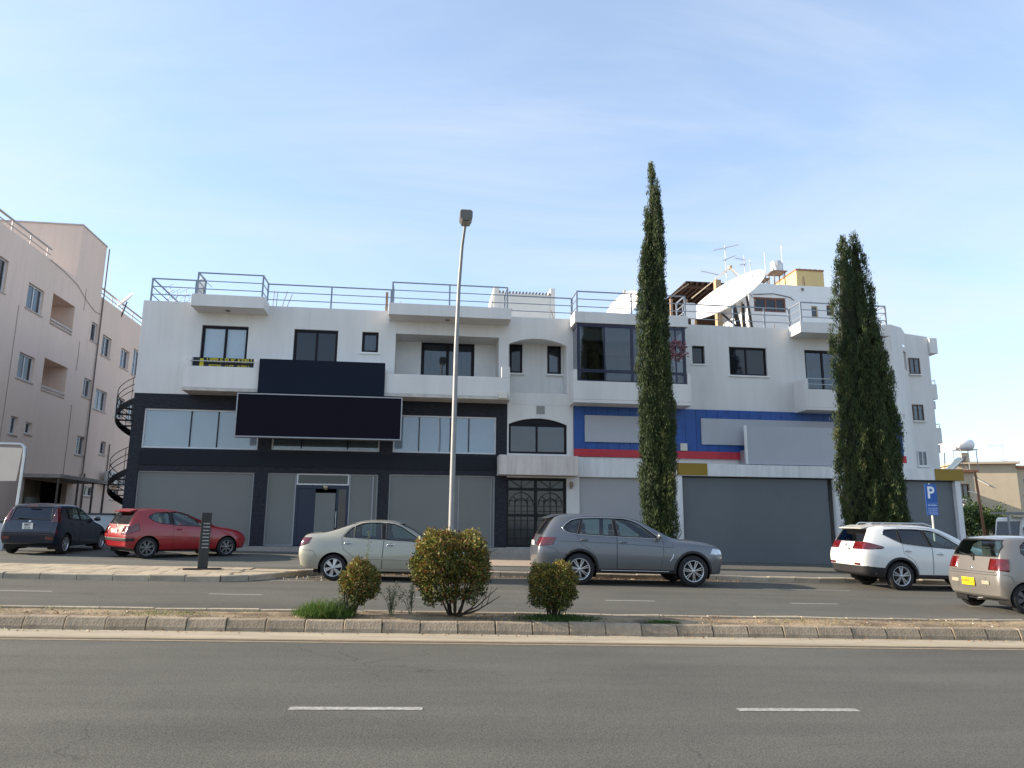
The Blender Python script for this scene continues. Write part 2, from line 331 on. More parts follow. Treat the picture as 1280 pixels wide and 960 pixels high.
# roof slabs over the balconies, balconies
def slab(x0, x1, name='roof_canopy'):
    o = MB().box(x0, x1, -.95, .0-.003, 9.80, 10.27).build(name, WHITE, B, .012)
    MB().lathe([(0, .0), (.09, 0), (.09, -.03), (0, -.03)], ((x0+x1)/2-.1, -.45, 9.798), 'z', 12).build('soffit_light', M('soffit_fitting', (0.2, 0.19, 0.18), 0.6), o)
slab(-8.72, -6.03); slab(-1.33, 3.51); slab(6.08, 10.84); slab(15.72, 19.75)
# balcony one (gap with a rail and a banner behind it)
b1 = MB().box(-8.72, -6.03, -.98, -.84, 6.66, 7.47).box(-8.72, -8.47, -.98, -.84, 7.47, 7.82).box(-6.24, -6.03, -.98, -.84, 7.47, 7.80).box(-8.72, -8.58, -.84, -.002, 6.66, 7.82).box(-6.17, -6.03, -.84, -.002, 6.66, 7.80).build('balcony', WHITE, B, .01)
box('floor_edge', SOFF, b1, -8.735, -6.02, -.995, -.003, 6.54, 6.655)
MB().tube([(-8.52, -.99, 7.66), (-6.2, -.99, 7.66)], .022).build('balcony_rail', SILV, b1)
# balcony two
b2 = MB().box(-1.36, 3.47, -.98, -.84, 6.66, 7.42).box(3.14, 3.47, -.98, -.84, 7.42, 7.85).box(-1.36, -1.22, -.84, -.002, 6.66, 7.42).box(3.33, 3.47, -.84, -.002, 6.66, 7.85).build('balcony', WHITE, B, .01)
box('floor_edge', SOFF, b2, -1.37, 3.485, -.995, -.003, 6.54, 6.655)
box('junction_box', M('cream_box', (0.60, 0.58, 0.50), 0.6), b2, 3.02, 3.36, -1.08, -.997, 6.58, 6.83, .01)
box('parapet_link', WHITE, B, -6.02, -1.375, -.97, -.002, 6.56, 7.75)
# balcony three, glazed in
b3 = MB().box(6.02, 10.85, -.98, -.84, 6.66, 7.40).box(6.02, 6.16, -.98, -.84, 7.40, 7.86).box(10.71, 10.85, -.98, -.84, 7.40, 7.84).box(6.02, 6.16, -.84, -.002, 6.66, 7.86).box(10.71, 10.85, -.84, -.002, 6.66, 7.84).build('balcony', WHITE, B, .01)
box('floor_edge', WHITE, b3, 6.02, 10.85, -.98, -.003, 6.53, 6.655)
NAVYF = M('navy_window_frame', (0.014, 0.018, 0.045), 0.35, var=0.2)
gz = MB()
for q, wd in ((6.23, .11), (7.30, .05), (8.44, .12), (9.5, .05), (10.28, .05), (10.63, .12)): gz.box(q-wd/2, q+wd/2, -.93, -.87, 7.42, 9.78)
for q, hh in ((9.70, .10), (7.83, .12), (7.43, .05)): gz.box(6.18, 10.69, -.925, -.875, q-hh/2, q+hh/2)
for z0, z1 in ((9.66, 9.76), (7.80, 7.88)): gz.box(6.19, 6.25, -.87, -.03, z0, z1); gz.box(10.62, 10.68, -.87, -.03, z0, z1)
gw = gz.build('balcony_glazing', NAVYF, B)
for x0, x1 in ((6.29, 7.275), (7.325, 8.38), (8.5, 9.475), (9.525, 10.255), (10.305, 10.57)):
    box('pane', SMOKE, gw, x0, x1, -.905, -.895, 7.9, 9.645); box('pane', SMOKE, gw, x0, x1, -.905, -.895, 7.46, 7.765)
box('side_pane', SMOKE, gw, 6.2, 6.21, -.86, -.04, 7.9, 9.64)
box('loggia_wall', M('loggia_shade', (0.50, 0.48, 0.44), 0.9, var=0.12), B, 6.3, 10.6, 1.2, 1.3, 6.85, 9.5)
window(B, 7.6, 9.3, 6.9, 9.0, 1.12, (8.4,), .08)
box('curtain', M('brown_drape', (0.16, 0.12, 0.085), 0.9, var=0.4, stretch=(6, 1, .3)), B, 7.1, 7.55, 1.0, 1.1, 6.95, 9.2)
# balcony four
b4 = MB().box(15.74, 19.4, -.98, -.84, 6.62, 7.38).box(15.74, 15.88, -.98, -.84, 7.38, 7.83).box(15.74, 15.88, -.84, -.002, 6.62, 7.83).box(19.26, 19.4, -.84, -.002, 6.62, 7.38).build('balcony', WHITE, B, .01)
box('floor_edge', WHITE, b4, 15.74, 19.4, -.98, -.003, 6.51, 6.617)
MB().tube([(15.9, -.91, 7.83), (19.3, -.91, 7.83)], .025).tube([(15.9, -.91, 7.6), (19.3, -.91, 7.6)], .02).build('balcony_rail', SILV, b4)

# entrance canopy, gate
box('entrance_canopy', PINKC, B, 3.11, 6.21, -.8, .0-.003, 3.66, 4.42, .012)
gate = MB()
for x in (3.53, 4.67, 5.86): gate.box(x-.05, x+.05, .08, .14, .92, 3.6)
for z in (.96, 2.14, 3.16, 3.56): gate.box(3.5, 5.89, .085, .135, z-.05, z+.05)
gate = gate.build('entrance_gate', M('black_iron', (0.006, 0.006, 0.007), 0.5, 0.3), B)
for cx in (4.10, 5.265):
    g2 = MB(); w2 = .5
    for z in (1.25, 1.6, 1.95, 2.3, 2.5, 2.72): g2.bar((cx-w2, .10, z), (cx+w2, .10, z), .018)
    for x in (-.25, 0, .25): g2.bar((cx+x, .095, .98), (cx+x, .095, 2.72 if x else 3.12), .018)
    for rr in (.25, .48): g2.tube([(cx+rr*math.cos(a), .10, 2.55+rr*math.sin(a)) for a in [math.pi*i/12 for i in range(13)]], .011, 5)
    for a in (45, 135): g2.bar((cx+.25*math.cos(R(a)), .1, 2.55+.25*math.sin(R(a))), (cx+.48*math.cos(R(a)), .1, 2.55+.48*math.sin(R(a))), .018)
    for x in (-.45, .45): g2.bar((cx, .1, 3.22), (cx+x, .1, 3.52), .018)
    g2.bar((cx, .1, 3.2), (cx, .1, 3.52), .018)
    g2.build('grille', MATS['black_iron'], gate)
    box('pane', M('gate_glass', (0.045, 0.047, 0.048), 0.12, var=0.3, vs=1.2, spec=0.5), gate, cx-.53, cx+.53, .155, .165, 1.0, 3.5)
box('gate_handle', MATS['black_iron'], gate, 4.70, 4.74, .03, .08, 1.95, 2.25)
wl = MB().box(6.03, 6.09, -.10, .0, 3.2, 3.28).lathe([(.02, 0), (.07, .03), (.08, .18), (.02, .22)], (6.06, -.16, 3.25), 'z', 10).build('wall_lamp', M('lantern', (0.25, 0.2, 0.14), 0.5), B)
for z in (2.08, 1.72): box('notice_plate', M('blue_notice', (0.10, 0.13, 0.25), 0.5, var=0.4, vs=40), B, 6.08, 6.24, -.01, .003, z-.06, z+.06)
box('entrance_step', STEPM, B, -10.9, 6.6, -.62, -.004, .3, .90, .01)
box('shop_step', STEPM, B, 6.62, 22.4, -1.25, -.004, -.1, .30, .01)

# right-hand shops
box('roller_shutter', GREYM, B, 6.42, 10.05, .1, .14, .25, 3.65)
box('shop_lintel', CANW, B, 6.215, 10.1, -.05, .004, 3.68, 4.47)
i = 0; x = 6.2
while x < 20.4:
    x1 = min(x+.468, 20.52); box('cladding_panel', BLUE, B, x+.006, x1-.006, -.06-.004*(i % 2), .004, 4.795, 6.535); x = x1; i += 1
box('cladding_backing', M('seam_dark_blue', (0.008, 0.02, 0.06), 0.7), B, 6.2, 20.5, -.03, .006, 4.793, 6.532)  # darker blue backing that shows in the panel joints
box('red_strip', RED, B, 6.2, 20.58, -.11, .004, 4.49, 4.788)
box('junction_box', MATS['cream_box'], B, 10.62, 10.9, -.17, -.07, 4.80, 5.10, .01)
box('canopy_roof', CANW, B, 10.1, 22.42, -1.0, -.006, 3.72, 4.2, .012)
for x0, x1 in ((10.12, 10.33), (16.69, 17.03), (22.02, 22.26)): box('canopy_pillar', CANW, B, x0, x1, -.98, -.78, .25, 3.715, .01)
box('shop_shutter', GREYD, B, 10.42, 16.5, -.80, -.74, .29, 3.68); box('shop_shutter', GREYD, B, 17.06, 22.0, -.80, -.74, .2, 3.68)
box('shutter_gap_strip', M('dark_gap', (0.01, 0.01, 0.012), 0.8), B, 10.35, 22.0, -.9, -.74, 3.685, 3.718)  # near-black strip filling the gap between shutters and canopy
box('return_wall', CANW, B, 22.0, 22.2, -.72, 6, .1, 3.71)

# right-hand return of the building
WING = [(20.46, 0.0), (23.2, 2.75), (24.2, 2.5), (24.5, 12.5), (20.46, 12.5)]
def wingface(p, q, ztp, ztq, zb, holes=()):
    pass
wm = MB()
a, b, c, dd = (20.445, .0), (23.05, 2.62), (24.2, 2.62), (24.4, 12.5)
def face(p, q, zp, zq, z0=.1): wm.add([(p[0], p[1], z0), (q[0], q[1], z0), (q[0], q[1], zq), (p[0], p[1], zp)], [(0, 1, 2, 3)])
# angled face with a tall opening near its far end
def lerp(p, q, f): return (p[0]+(q[0]-p[0])*f, p[1]+(q[1]-p[1])*f)
f0, f1 = .76, .93
za = lambda f: 10.62+.5*min(1, f*1.25) if f < .8 else 11.12-.12*(f-.8)/.2
for u, v in ((0, .3), (.3, f0)): face(lerp(a, b, u), lerp(a, b, v), za(u), za(v))
p, q = lerp(a, b, f0), lerp(a, b, f1)
face(p, q, 9.1, 9.1); wm.add([(p[0], p[1], 10.3), (q[0], q[1], 10.3), (q[0], q[1], za(f1)), (p[0], p[1], za(f0))], [(0, 1, 2, 3)])
face(q, b, za(f1), 11.0); face(b, c, 11.0, 10.88); face(c, dd, 10.88, 10.6); face(dd, (20.445, 12.5), 10.6, 10.6); face((20.445, 12.5), a, 10.6, 10.62)
wm.add([(a[0], a[1], 10.0), (b[0], b[1], 10.0), (c[0], c[1], 10.0), (dd[0], dd[1], 10.0), (20.445, 12.5, 10.0)], [(0, 1, 2, 3, 4)])
for (pp, zz) in ((p, 0), (q, 0)): wm.add([(pp[0], pp[1], 9.1), (pp[0]-.5, pp[1]+.5, 9.1), (pp[0]-.5, pp[1]+.5, 10.3), (pp[0], pp[1], 10.3)], [(0, 1, 2, 3)])
wm.add([(p[0]-.5, p[1]+.5, 9.1), (q[0]-.5, q[1]+.5, 9.1), (q[0]-.5, q[1]+.5, 10.3), (p[0]-.5, p[1]+.5, 10.3)], [(0, 1, 2, 3)])
wing = wm.build('side_wing', WHITE, B)
box('corner_parapet', WHITE, B, 20.1, 20.44, .002, .25, 10.2, 10.6)
BRF = M('brown_window_frame', (0.10, 0.055, 0.035), 0.5, var=0.2)
for x0, x1, z0, z1, fr in ((23.1, 23.65, 9.0, 9.8, BRF), (23.05, 23.6, 6.77, 7.54, BRF), (23.06, 23.55, 4.63, 5.36, WHITEF)):
    window(B, x0, x1, z0, z1, 2.57, ((x0+x1)/2,), .05, fr, SMOKE, CURT); box('sill', SILL, B, x0-.06, x1+.06, 2.50, 2.615, z0-.06, z0-.004)
box('roof_overhang', WHITE, B, 24.21, 24.6, 2.5, 6, 10.05, 10.8)
for z in (7.85, 5.75):
    o = MB().box(24.22, 24.5, 2.7, 5.5, z, z+.72).build('side_balcony', WHITE, B)
    MB().tube([(24.46, 2.75, z+.72), (24.46, 2.75, z+.92), (24.46, 5.4, z+.92)], .02).build('balcony_rail', SILV, o)
    box('air_conditioner', M('ac_white', (0.55, 0.55, 0.53), 0.5), o, 24.25, 24.5, 2.9, 3.5, z-.45, z-.06)

# roof railings: posts and three rails
def railing(pts, posts, name='roof_railing', z0=10.21, zs=(10.5, 10.82, 11.14)):
    mb = MB()
    for z in zs:
        for p, q in zip(pts, pts[1:]): mb.bar((p[0], p[1], z), (q[0], q[1], z), .045 if z > 11 else .03)
    o = mb.build(name, RAIL, B)
    pm = None
    for x, y in posts:
        if pm is None: pm = MB().box(-.028, .028, -.028, .028, z0, 11.16).build('post', RAIL, o); pm.location = (x, y, 0)
        else:
            c = pm.copy(); COL.objects.link(c); c.parent = o; c.location = (x, y, 0)
    return o
railing([(-10.54, 12.5), (-10.54, .12), (-8.55, .12)], [(-10.54, .12), (-10.54, 4), (-10.54, 8), (-8.9, .12)])
railing([(-8.55, .12), (-8.55, -.85), (-6.15, -.85), (-6.15, .12)], [(-8.55, .12), (-8.55, -.85), (-6.15, -.85), (-6.15, .12)])
railing([(-6.15, .14), (-1.25, .14)], [(-3.67, .14), (-1.3, .14)])
railing([(-1.2, .12), (-1.2, -.85), (3.35, -.85), (3.35, .12)], [(-1.2, .12), (-1.2, -.85), (1.04, -.85), (3.35, -.85), (3.35, .12)])
railing([(3.35, .14), (6.2, .14)], [(6.18, .14)])
railing([(6.2, .12), (6.2, -.85), (10.76, -.85), (10.76, .12)], [(6.2, .12), (6.2, -.85), (8.47, -.85), (10.76, -.85), (10.76, .12)])
railing([(10.76, .14), (15.85, .14)], [(11.05, .14), (13.29, .14), (14.7, .14), (15.83, .14)])
railing([(15.85, .12), (15.85, -.85), (19.7, -.85), (19.7, .12), (19.7, 5)], [(15.85, .12), (15.85, -.85), (17.8, -.85), (19.7, -.85), (19.7, .12)])
box('pipe_sleeve', M('rusty_pipe', (0.45, 0.28, 0.16), 0.8, var=0.3), B, -1.52, -1.42, .2, .3, 10.0, 11.06)
for k, (x, dx, dz) in enumerate(((-6.0, .05, .95), (-5.85, .02, .9), (-5.7, .25, .95), (-5.55, .3, .8), (-1.0, .1, .7), (3.2, -.12, .6), (3.55, .15, .6), (5.6, -.25, .6), (14.2, -.12, .6), (15.2, .1, .4))):
    MB().tube([(x, .35, 9.9), (x+dx, .4, 10.2+dz*.8)], .012, 5).build('starter_bar', M('rebar_rust', (0.22, 0.10, 0.06), 0.9, var=0.3), B)

# signs and things fixed to the front, each a thing of its own
def sign(name, label, cat, loc, builder):
    e = tag(empty(name, loc), label, cat); builder(e); return e
NAVY = M('navy_sign_face', (0.012, 0.017, 0.028), 0.6, var=0.06, vs=0.5, spec=0.06); NAVY2 = M('black_sign_face', (0.0085, 0.0075, 0.014), 0.6, var=0.06, vs=0.5, spec=0.06)
def s1(e):
    box('panel', NAVY, e, -2.32, 2.32, -.1, .0, -.64, .64)
sign('sign_board', 'plain navy sign board on the balcony parapet, above the wide black framed one', 'sign', (-3.68, 27.99, 7.16), s1)
def s2(e):
    box('panel', NAVY2, e, -2.96, 2.96, -.04, .25, -.77, .77)
    f = MB().box(-3.0, 3.0, -.07, .26, .77, .81).box(-3.0, 3.0, -.07, .26, -.81, -.77).box(-3.0, -2.96, -.07, .26, -.77, .77).box(2.96, 3.0, -.07, .26, -.77, .77).build('frame', M('sign_frame_grey', (.33, .34, .36), .5, .2), e)
sign('sign_board', 'wide black sign board with a thin silver frame, over the first floor windows', 'sign', (-3.65, 27.68, 5.62), s2)
def s3(e):
    box('panel', GREYP, e, -2.2, 2.2, -.1, .0, -.78, .78); box('edge_trim', M('white_trim', (0.75, 0.75, 0.74), 0.5), e, -2.25, -2.203, -.12, .05, -.78, .80)
    box('support', SILV, e, -2.3, -2.22, .0, .4, -.78, -.2)
sign('sign_board', 'grey blank hoarding with a white left edge standing on the shop canopy', 'sign', (15.4, 28.35, 5.03), s3)
def s4(x0, x1, lab):
    e = tag(empty('blank_sign', ((x0+x1)/2, 28.93, 5.62)), lab, 'sign'); w = (x1-x0)/2
    box('panel', GREYP, e, -w, w, -.07, -.002, -.54, .54)
s4(6.64, 9.6, 'grey blank sign panel on blue cladding left of the thin tall cypress'); s4(11.54, 17.4, 'grey blank sign panel on blue cladding, partly behind the white edged hoarding')
def s5(x0, x1, z0, z1, lab):
    e = tag(empty('fascia_sign', ((x0+x1)/2, 28, (z0+z1)/2)), lab, 'sign'); w = (x1-x0)/2; h = (z1-z0)/2
    box('panel', YEL, e, -w, w, -.03, -.004, -h, h)
s5(10.11, 11.36, 3.75, 4.22, 'small ochre sign on the white canopy beside the thin tall cypress'); s5(21.14, 22.41, 3.72, 4.19, 'ochre sign on the right hand end of the white canopy')
# banner behind the balcony rail
e = tag(empty('banner', (-7.35, 28.12, 7.63)), 'black banner with yellow lettering behind the left balcony rail', 'banner')
box('cloth', M('black_banner', (0.008, 0.007, 0.012), 0.6), e, -1.1, 1.1, -.01, .0, -.30, .19)
def text_mesh(txt, size, name, mat, parent, loc, rot=(math.pi/2, 0, 0), ext=0.002, align='CENTER', bold=0.0, sx=1.0):
    cu = bpy.data.curves.new(name, 'FONT'); cu.body = txt; cu.size = size; cu.extrude = ext; cu.align_x = align; cu.align_y = 'CENTER'; cu.offset = bold
    t = bpy.data.objects.new(name, cu); COL.objects.link(t); bpy.context.view_layer.update()
    me = bpy.data.meshes.new_from_object(t.evaluated_get(bpy.context.evaluated_depsgraph_get())); bpy.data.objects.remove(t); bpy.data.curves.remove(cu)
    me.name = name; me.materials.clear(); me.materials.append(mat); o = meshobj(name, me, parent); o.location = loc; o.rotation_euler = rot; o.scale = (sx, 1, 1); return o
YTXT = M('yellow_print', (0.55, 0.47, 0.02), 0.6)
text_mesh('UPPLE PUK KEBU', .22, 'lettering', YTXT, e, (.2, -.013, .09), sx=.98, bold=.004); text_mesh('PITTER   LUIT   INERU', .16, 'lettering', YTXT, e, (.2, -.013, -.14), sx=.95, bold=.003)
MB().box(-.86, -.72, -.015, -.011, -.24, .14).build('emblem', YTXT, e)
# ------------------------------------------------------------------ cars
from mathutils.interpolate import poly_3d_calc
TYRE = M('tyre_rubber', (0.016, 0.016, 0.017), 0.85, var=0.3, vs=8, bump=0.15)
TRIM = M('black_plastic', (0.018, 0.018, 0.019), 0.6, var=0.25, vs=5)
RUBB = M('dark_rubber', (0.008, 0.008, 0.009), 0.7)
INTER = M('dark_upholstery', (0.06, 0.06, 0.06), 0.9, var=0.3, vs=6)
HEADL = M('beige_headlining', (0.30, 0.29, 0.27), 0.9)
REDL = M('red_lamp', (0.095, 0.004, 0.004), 0.10, var=0.55, vs=14, spec=0.7, coat=0.8)
CLRL = M('clear_lamp', (0.55, 0.57, 0.6), 0.1, 0.3, var=0.3, vs=12, coat=0.8)
CHROME = M('chrome', (0.6, 0.61, 0.63), 0.12, 1.0, var=0.05)
PLATEW = M('white_plate', (0.70, 0.70, 0.66), 0.5, var=0.05); PLATEY = M('yellow_plate', (0.75, 0.48, 0.01), 0.5, var=0.05); PLTXT = M('plate_black', (0.01, 0.01, 0.012), 0.6)
CARG = glass('car_glass', (0.72, 0.88, 0.84), 0.80, .02, 0.0); CARGD = glass('privacy_glass', (0.3, 0.34, 0.42), 0.25, .02, 0.0)
def paint(name, col, metal=0.0, rough=0.32, dust=0.12):
    m = M(name, col, rough, metal, var=0.05, vs=1.5, spec=0.5, coat=0.7)
    return m

def st(xl, x3, xb, xr, ylo, ym, yb, yr, z0, z2, zm, zb, zr, zt):
    return [(xl, 0, z0), (xl, ylo, z0+.02), (xl, ylo+(ym-ylo)*.75, z2), (x3, ym, zm), (xb, yb, zb), (xr, yr, zr), (xr, 0, zt)]

class Car:
    def __init__(s, stations, wb, roh, foh, W_, H, crease=0.55, bulge=(.05, .05)):
        s.wb = wb; bm = bmesh.new(); cl = bm.edges.layers.float.new('crease_edge'); rings = []
        for S in stations:
            ring = [bm.verts.new(S[0])]+[bm.verts.new((x, -y, z)) for x, y, z in S[1:6]]+[bm.verts.new(S[6])]+[bm.verts.new((x, y, z)) for x, y, z in S[5:0:-1]]
            rings.append(ring)
        for a, b in zip(rings, rings[1:]):
            for i in range(12): bm.faces.new((a[i], b[i], b[(i+1) % 12], a[(i+1) % 12]))
        for r, sg, bl in ((rings[0], -1, bulge[0]), (rings[-1], 1, bulge[1])):
            md = {i: bm.verts.new((r[i].co.x+sg*bl, 0, r[i].co.z)) for i in (2, 3, 4)}
            for q in (1, -1):
                g = lambda i: r[i] if q == 1 else r[12-i]
                for f in ((r[0], g(1), g(2), md[2]), (md[2], g(2), g(3), md[3]), (md[3], g(3), g(4), md[4]), (md[4], g(4), g(5), r[6])): bm.faces.new(f)
            for i in range(12):
                e = bm.edges.get((r[i], r[(i+1) % 12])); e[cl] = crease
        for ring_a, ring_b in zip(rings, rings[1:]):
            for i, v in ((1, .5), (11, .5), (4, .3), (8, .3), (5, .45), (7, .45)):
                e = bm.edges.get((ring_a[i], ring_b[i])); e[cl] = v
        bmesh.ops.recalc_face_normals(bm, faces=bm.faces)
        me = bpy.data.meshes.new('tmp'); bm.to_mesh(me); bm.free(); o = bpy.data.objects.new('tmp', me); COL.objects.link(o)
        md_ = o.modifiers.new('s', 'SUBSURF'); md_.levels = 3; md_.render_levels = 3; bpy.context.view_layer.update()
        em = bpy.data.meshes.new_from_object(o.evaluated_get(bpy.context.evaluated_depsgraph_get())); bpy.data.objects.remove(o)
        co = np.empty(len(em.vertices)*3, np.float32); em.vertices.foreach_get('co', co); co = co.reshape(-1, 3)
        mn, mxx = co.min(0), co.max(0)
        co[:, 0] = (co[:, 0]-mn[0])/(mxx[0]-mn[0])*(wb+foh+roh)-roh; co[:, 1] *= W_/2/mxx[1]; co[:, 2] *= H/mxx[2]
        em.vertices.foreach_set('co', co.ravel()); em.update()
        s.bm = bmesh.new(); s.bm.from_mesh(em); s.bm.normal_update()
        s.ov = [v.co.copy() for v in s.bm.verts]; s.on = [v.normal.copy() for v in s.bm.verts]; s.of = [[v.index for v in f.verts] for f in s.bm.faces]
        s.bvh = BVHTree.FromPolygons(s.ov, s.of); bpy.data.meshes.remove(em)
    def nrm(s, p):
        loc, n, i, d = s.bvh.find_nearest(p); idx = s.of[i]; w = poly_3d_calc([s.ov[k] for k in idx], loc)
        r = Vector((0, 0, 0))
        for k, ww in zip(idx, w): r += s.on[k]*ww
        return r.normalized()
    def planes(s, pl, pre):
        """cut the shell by planes and return the faces on the inner side of all of them"""
        for co, no in pl:
            fs = [f for f in s.bm.faces if pre(f)]; ge = list({v for f in fs for v in f.verts})+list({e for f in fs for e in f.edges})+fs
            bmesh.ops.bisect_plane(s.bm, geom=ge, plane_co=co, plane_no=no, dist=1e-5)
            s.bm.normal_update()
        out = []
        for f in s.bm.faces:
            if not pre(f): continue
            c = f.calc_center_median()
            if all((c-Vector(co)).dot(Vector(no)) < 0 for co, no in pl): out.append(f)
        return out
    def poly(s, pts, axis, sgn):
        """faces seen along an axis inside a polygon; axis 1 = side (pts are x, z), axis 0 = end (pts are y, z)"""
        u0, u1 = min(p[0] for p in pts)-.1, max(p[0] for p in pts)+.1; w0, w1 = min(p[1] for p in pts)-.1, max(p[1] for p in pts)+.1; ui = 1-axis
        def pre(f):
            if f.normal[axis]*sgn < .12: return False
            c = f.calc_center_median(); return u0 < c[ui] < u1 and w0 < c[2] < w1 and (axis == 0 or c.y*sgn > 0)
        n = len(pts); A = sum(pts[i][0]*pts[(i+1) % n][1]-pts[(i+1) % n][0]*pts[i][1] for i in range(n)); o = 1 if A > 0 else -1
        for i in range(n):
            p, q = pts[i], pts[(i+1) % n]; du, dw = q[0]-p[0], q[1]-p[1]; no = Vector((0, 0, -du*o)); no[ui] = dw*o; no.normalize(); co = Vector((0, 0, p[1])); co[ui] = p[0]
            m = .06
            def near(f):
                if not pre(f): return False
                b0 = min(v.co[ui] for v in f.verts); b1 = max(v.co[ui] for v in f.verts); c0 = min(v.co.z for v in f.verts); c1 = max(v.co.z for v in f.verts)
                return b1 > min(p[0], q[0])-m and b0 < max(p[0], q[0])+m and c1 > min(p[1], q[1])-m and c0 < max(p[1], q[1])+m
            fs = [f for f in s.bm.faces if near(f)]
            if fs: bmesh.ops.bisect_plane(s.bm, geom=list({v for f in fs for v in f.verts})+list({e for f in fs for e in f.edges})+fs, plane_co=co, plane_no=no, dist=1e-5)
        s.bm.normal_update()
        def inside(u, w):
            r = False
            for i in range(n):
                (a, b), (c, d) = pts[i], pts[i-1]
                if (b > w) != (d > w) and u < (c-a)*(w-b)/(d-b)+a: r = not r
            return r
        out = []
        for f in s.bm.faces:
            if pre(f):
                c = f.calc_center_median()
                if inside(c[ui], c[2]): out.append(f)
        return out
    def take(s, faces, name, mat, parent, off=0.0, thick=0.0, keep=False):
        vm = {}; vs = []; fs = []
        for f in faces:
            ix = []
            for v in f.verts:
                if v not in vm: vm[v] = len(vs); vs.append(v.co.copy())
                ix.append(vm[v])
            fs.append(ix)
        if not keep: bmesh.ops.delete(s.bm, geom=list(faces), context='FACES')
        return s.mk(vs, fs, name, mat, parent, off, thick)
    def mk(s, vs, fs, name, mat, parent, off=0.0, thick=0.0):
        ns = [s.nrm(v) for v in vs]; vs = [v+n*off for v, n in zip(vs, ns)]
        me = bpy.data.meshes.new(name); me.from_pydata(vs, [], fs); me.polygons.foreach_set('use_smooth', [True]*len(fs)); me.materials.append(mat); me.update()
        me.normals_split_custom_set_from_vertices([tuple(n) for n in ns])
        o = meshobj(name, me, parent)
        if thick: m = o.modifiers.new('solid', 'SOLIDIFY'); m.thickness = thick; m.offset = -1
        return o
    def finish(s, mat, parent):
        vs = [v.co.copy() for v in s.bm.verts]; ix = {v: i for i, v in enumerate(s.bm.verts)}; fs = [[ix[v] for v in f.verts] for f in s.bm.faces]
        o = s.mk(vs, fs, 'body', mat, parent); s.bm.free(); return o
    def hit(s, x, z, sgn=-1, off=0.0):
        h = s.bvh.ray_cast(Vector((x, sgn*3, z)), Vector((0, -sgn, 0)))
        if h[0] is None: return Vector((x, sgn*.8, z))
        return h[0]+s.nrm(h[0])*off
    def hitx(s, y, z, sgn=-1, off=0.0):
        h = s.bvh.ray_cast(Vector((sgn*6, y, z)), Vector((-sgn, 0, 0)))
        if h[0] is None: return Vector((0, y, z))
        return h[0]+s.nrm(h[0])*off
    def line(s, mb, pts, r=.005, sgn=-1, off=0.0, axis=1, closed=False, step=.06):
        pts = list(pts)+([pts[0]] if closed else []); P = []
        for (a, b), (c, d) in zip(pts, pts[1:]):
            k = max(1, int(math.hypot(c-a, d-b)/step))
            for i in range(k): P.append((a+(c-a)*i/k, b+(d-b)*i/k))
        if not closed: P.append(pts[-1])
        runs = [[]]
        for a, b in P:
            h = s.bvh.ray_cast(Vector((a, sgn*3, b)), Vector((0, -sgn, 0))) if axis == 1 else s.bvh.ray_cast(Vector((sgn*8, a, b)), Vector((-sgn, 0, 0)))
            n = s.nrm(h[0]) if h[0] is not None else None
            if n is None or n[axis]*sgn < .16: runs.append([])
            else: runs[-1].append(h[0]+n*off)
        if closed and len(runs) == 1: mb.tube(runs[0], r, 6, True)
        else:
            if closed and runs[0] and runs[-1]: runs[0] = runs[-1]+runs[0]; runs.pop()
            for q in runs:
                if len(q) > 1: mb.tube(q, r, 6)
        return mb

def wheel(parent, x, y, rad, wid, style, n, rimcol, side):
    """tyre with an alloy rim as its child; side = -1 for the right-hand wheels"""
    rr = rad*.68; w = wid/2; o = side
    t = MB().lathe([(rr, -w), (rad*.90, -w), (rad*.975, -w*.8), (rad, -w*.45), (rad, w*.45), (rad*.975, w*.8), (rad*.90, w), (rr, w)], (0, 0, 0), 'y', 36)
    t = t.build('wheel', TYRE, parent); t.location = (x, y, rad)
    m = MB(); yo = o*(w-.012)
    m.lathe([(rr*1.02, o*w*1.0), (rr*.985, o*(w+.004)), (rr*.93, o*(w-.012)), (rr*.90, -o*w*.3)], (0, 0, 0), 'y', 36)
    def spoke(a, w0, w1, r0=.1, r1=.94):
        c, q = math.cos(a), math.sin(a); d = Vector((c, 0, q)); e = Vector((-q, 0, c)); p = []
        for r, ww, yy in ((r0*rr, w0, yo-.004*o), (r1*rr, w1, yo-.012*o)):
            for sx in (-1, 1):
                for k in (0, 1): p.append(d*r+e*ww*sx+Vector((0, yy-o*.03*k, 0)))
        m.add(p, [(0, 2, 6, 4), (1, 5, 7, 3), (0, 4, 5, 1), (2, 3, 7, 6), (0, 1, 3, 2), (4, 6, 7, 5)])
    for i in range(n):
        a = 2*math.pi*i/n+.3
        if style == 'v':
            for sgn in (-1, 1): spoke(a+sgn*.12, .008, .010)
        elif style == 'fat': spoke(a, .020, .05, .15)
        elif style == 'star':
            for sgn in (-1, 1): spoke(a+sgn*.17, .014, .018)
        else: spoke(a, .012, .016)
    m.lathe([(0, yo+.008*o), (rr*.14, yo+.006*o), (rr*.17, yo-.02*o)], (0, 0, 0), 'y', 16)
    m.build('rim', rimcol, t)
    MB().lathe([(0, o*w*.15), (rr*.62, o*w*.15), (rr*.62, o*w*.05)], (0, 0, 0), 'y', 20).build('brake_disc', M('brake_steel', (0.10, 0.10, 0.10), 0.5, 0.6), t)
    MB().lathe([(0, -o*w*.2), (rr*1.0, -o*w*.2)], (0, 0, 0), 'y', 20).build('hub_well', RUBB, t)
    return t

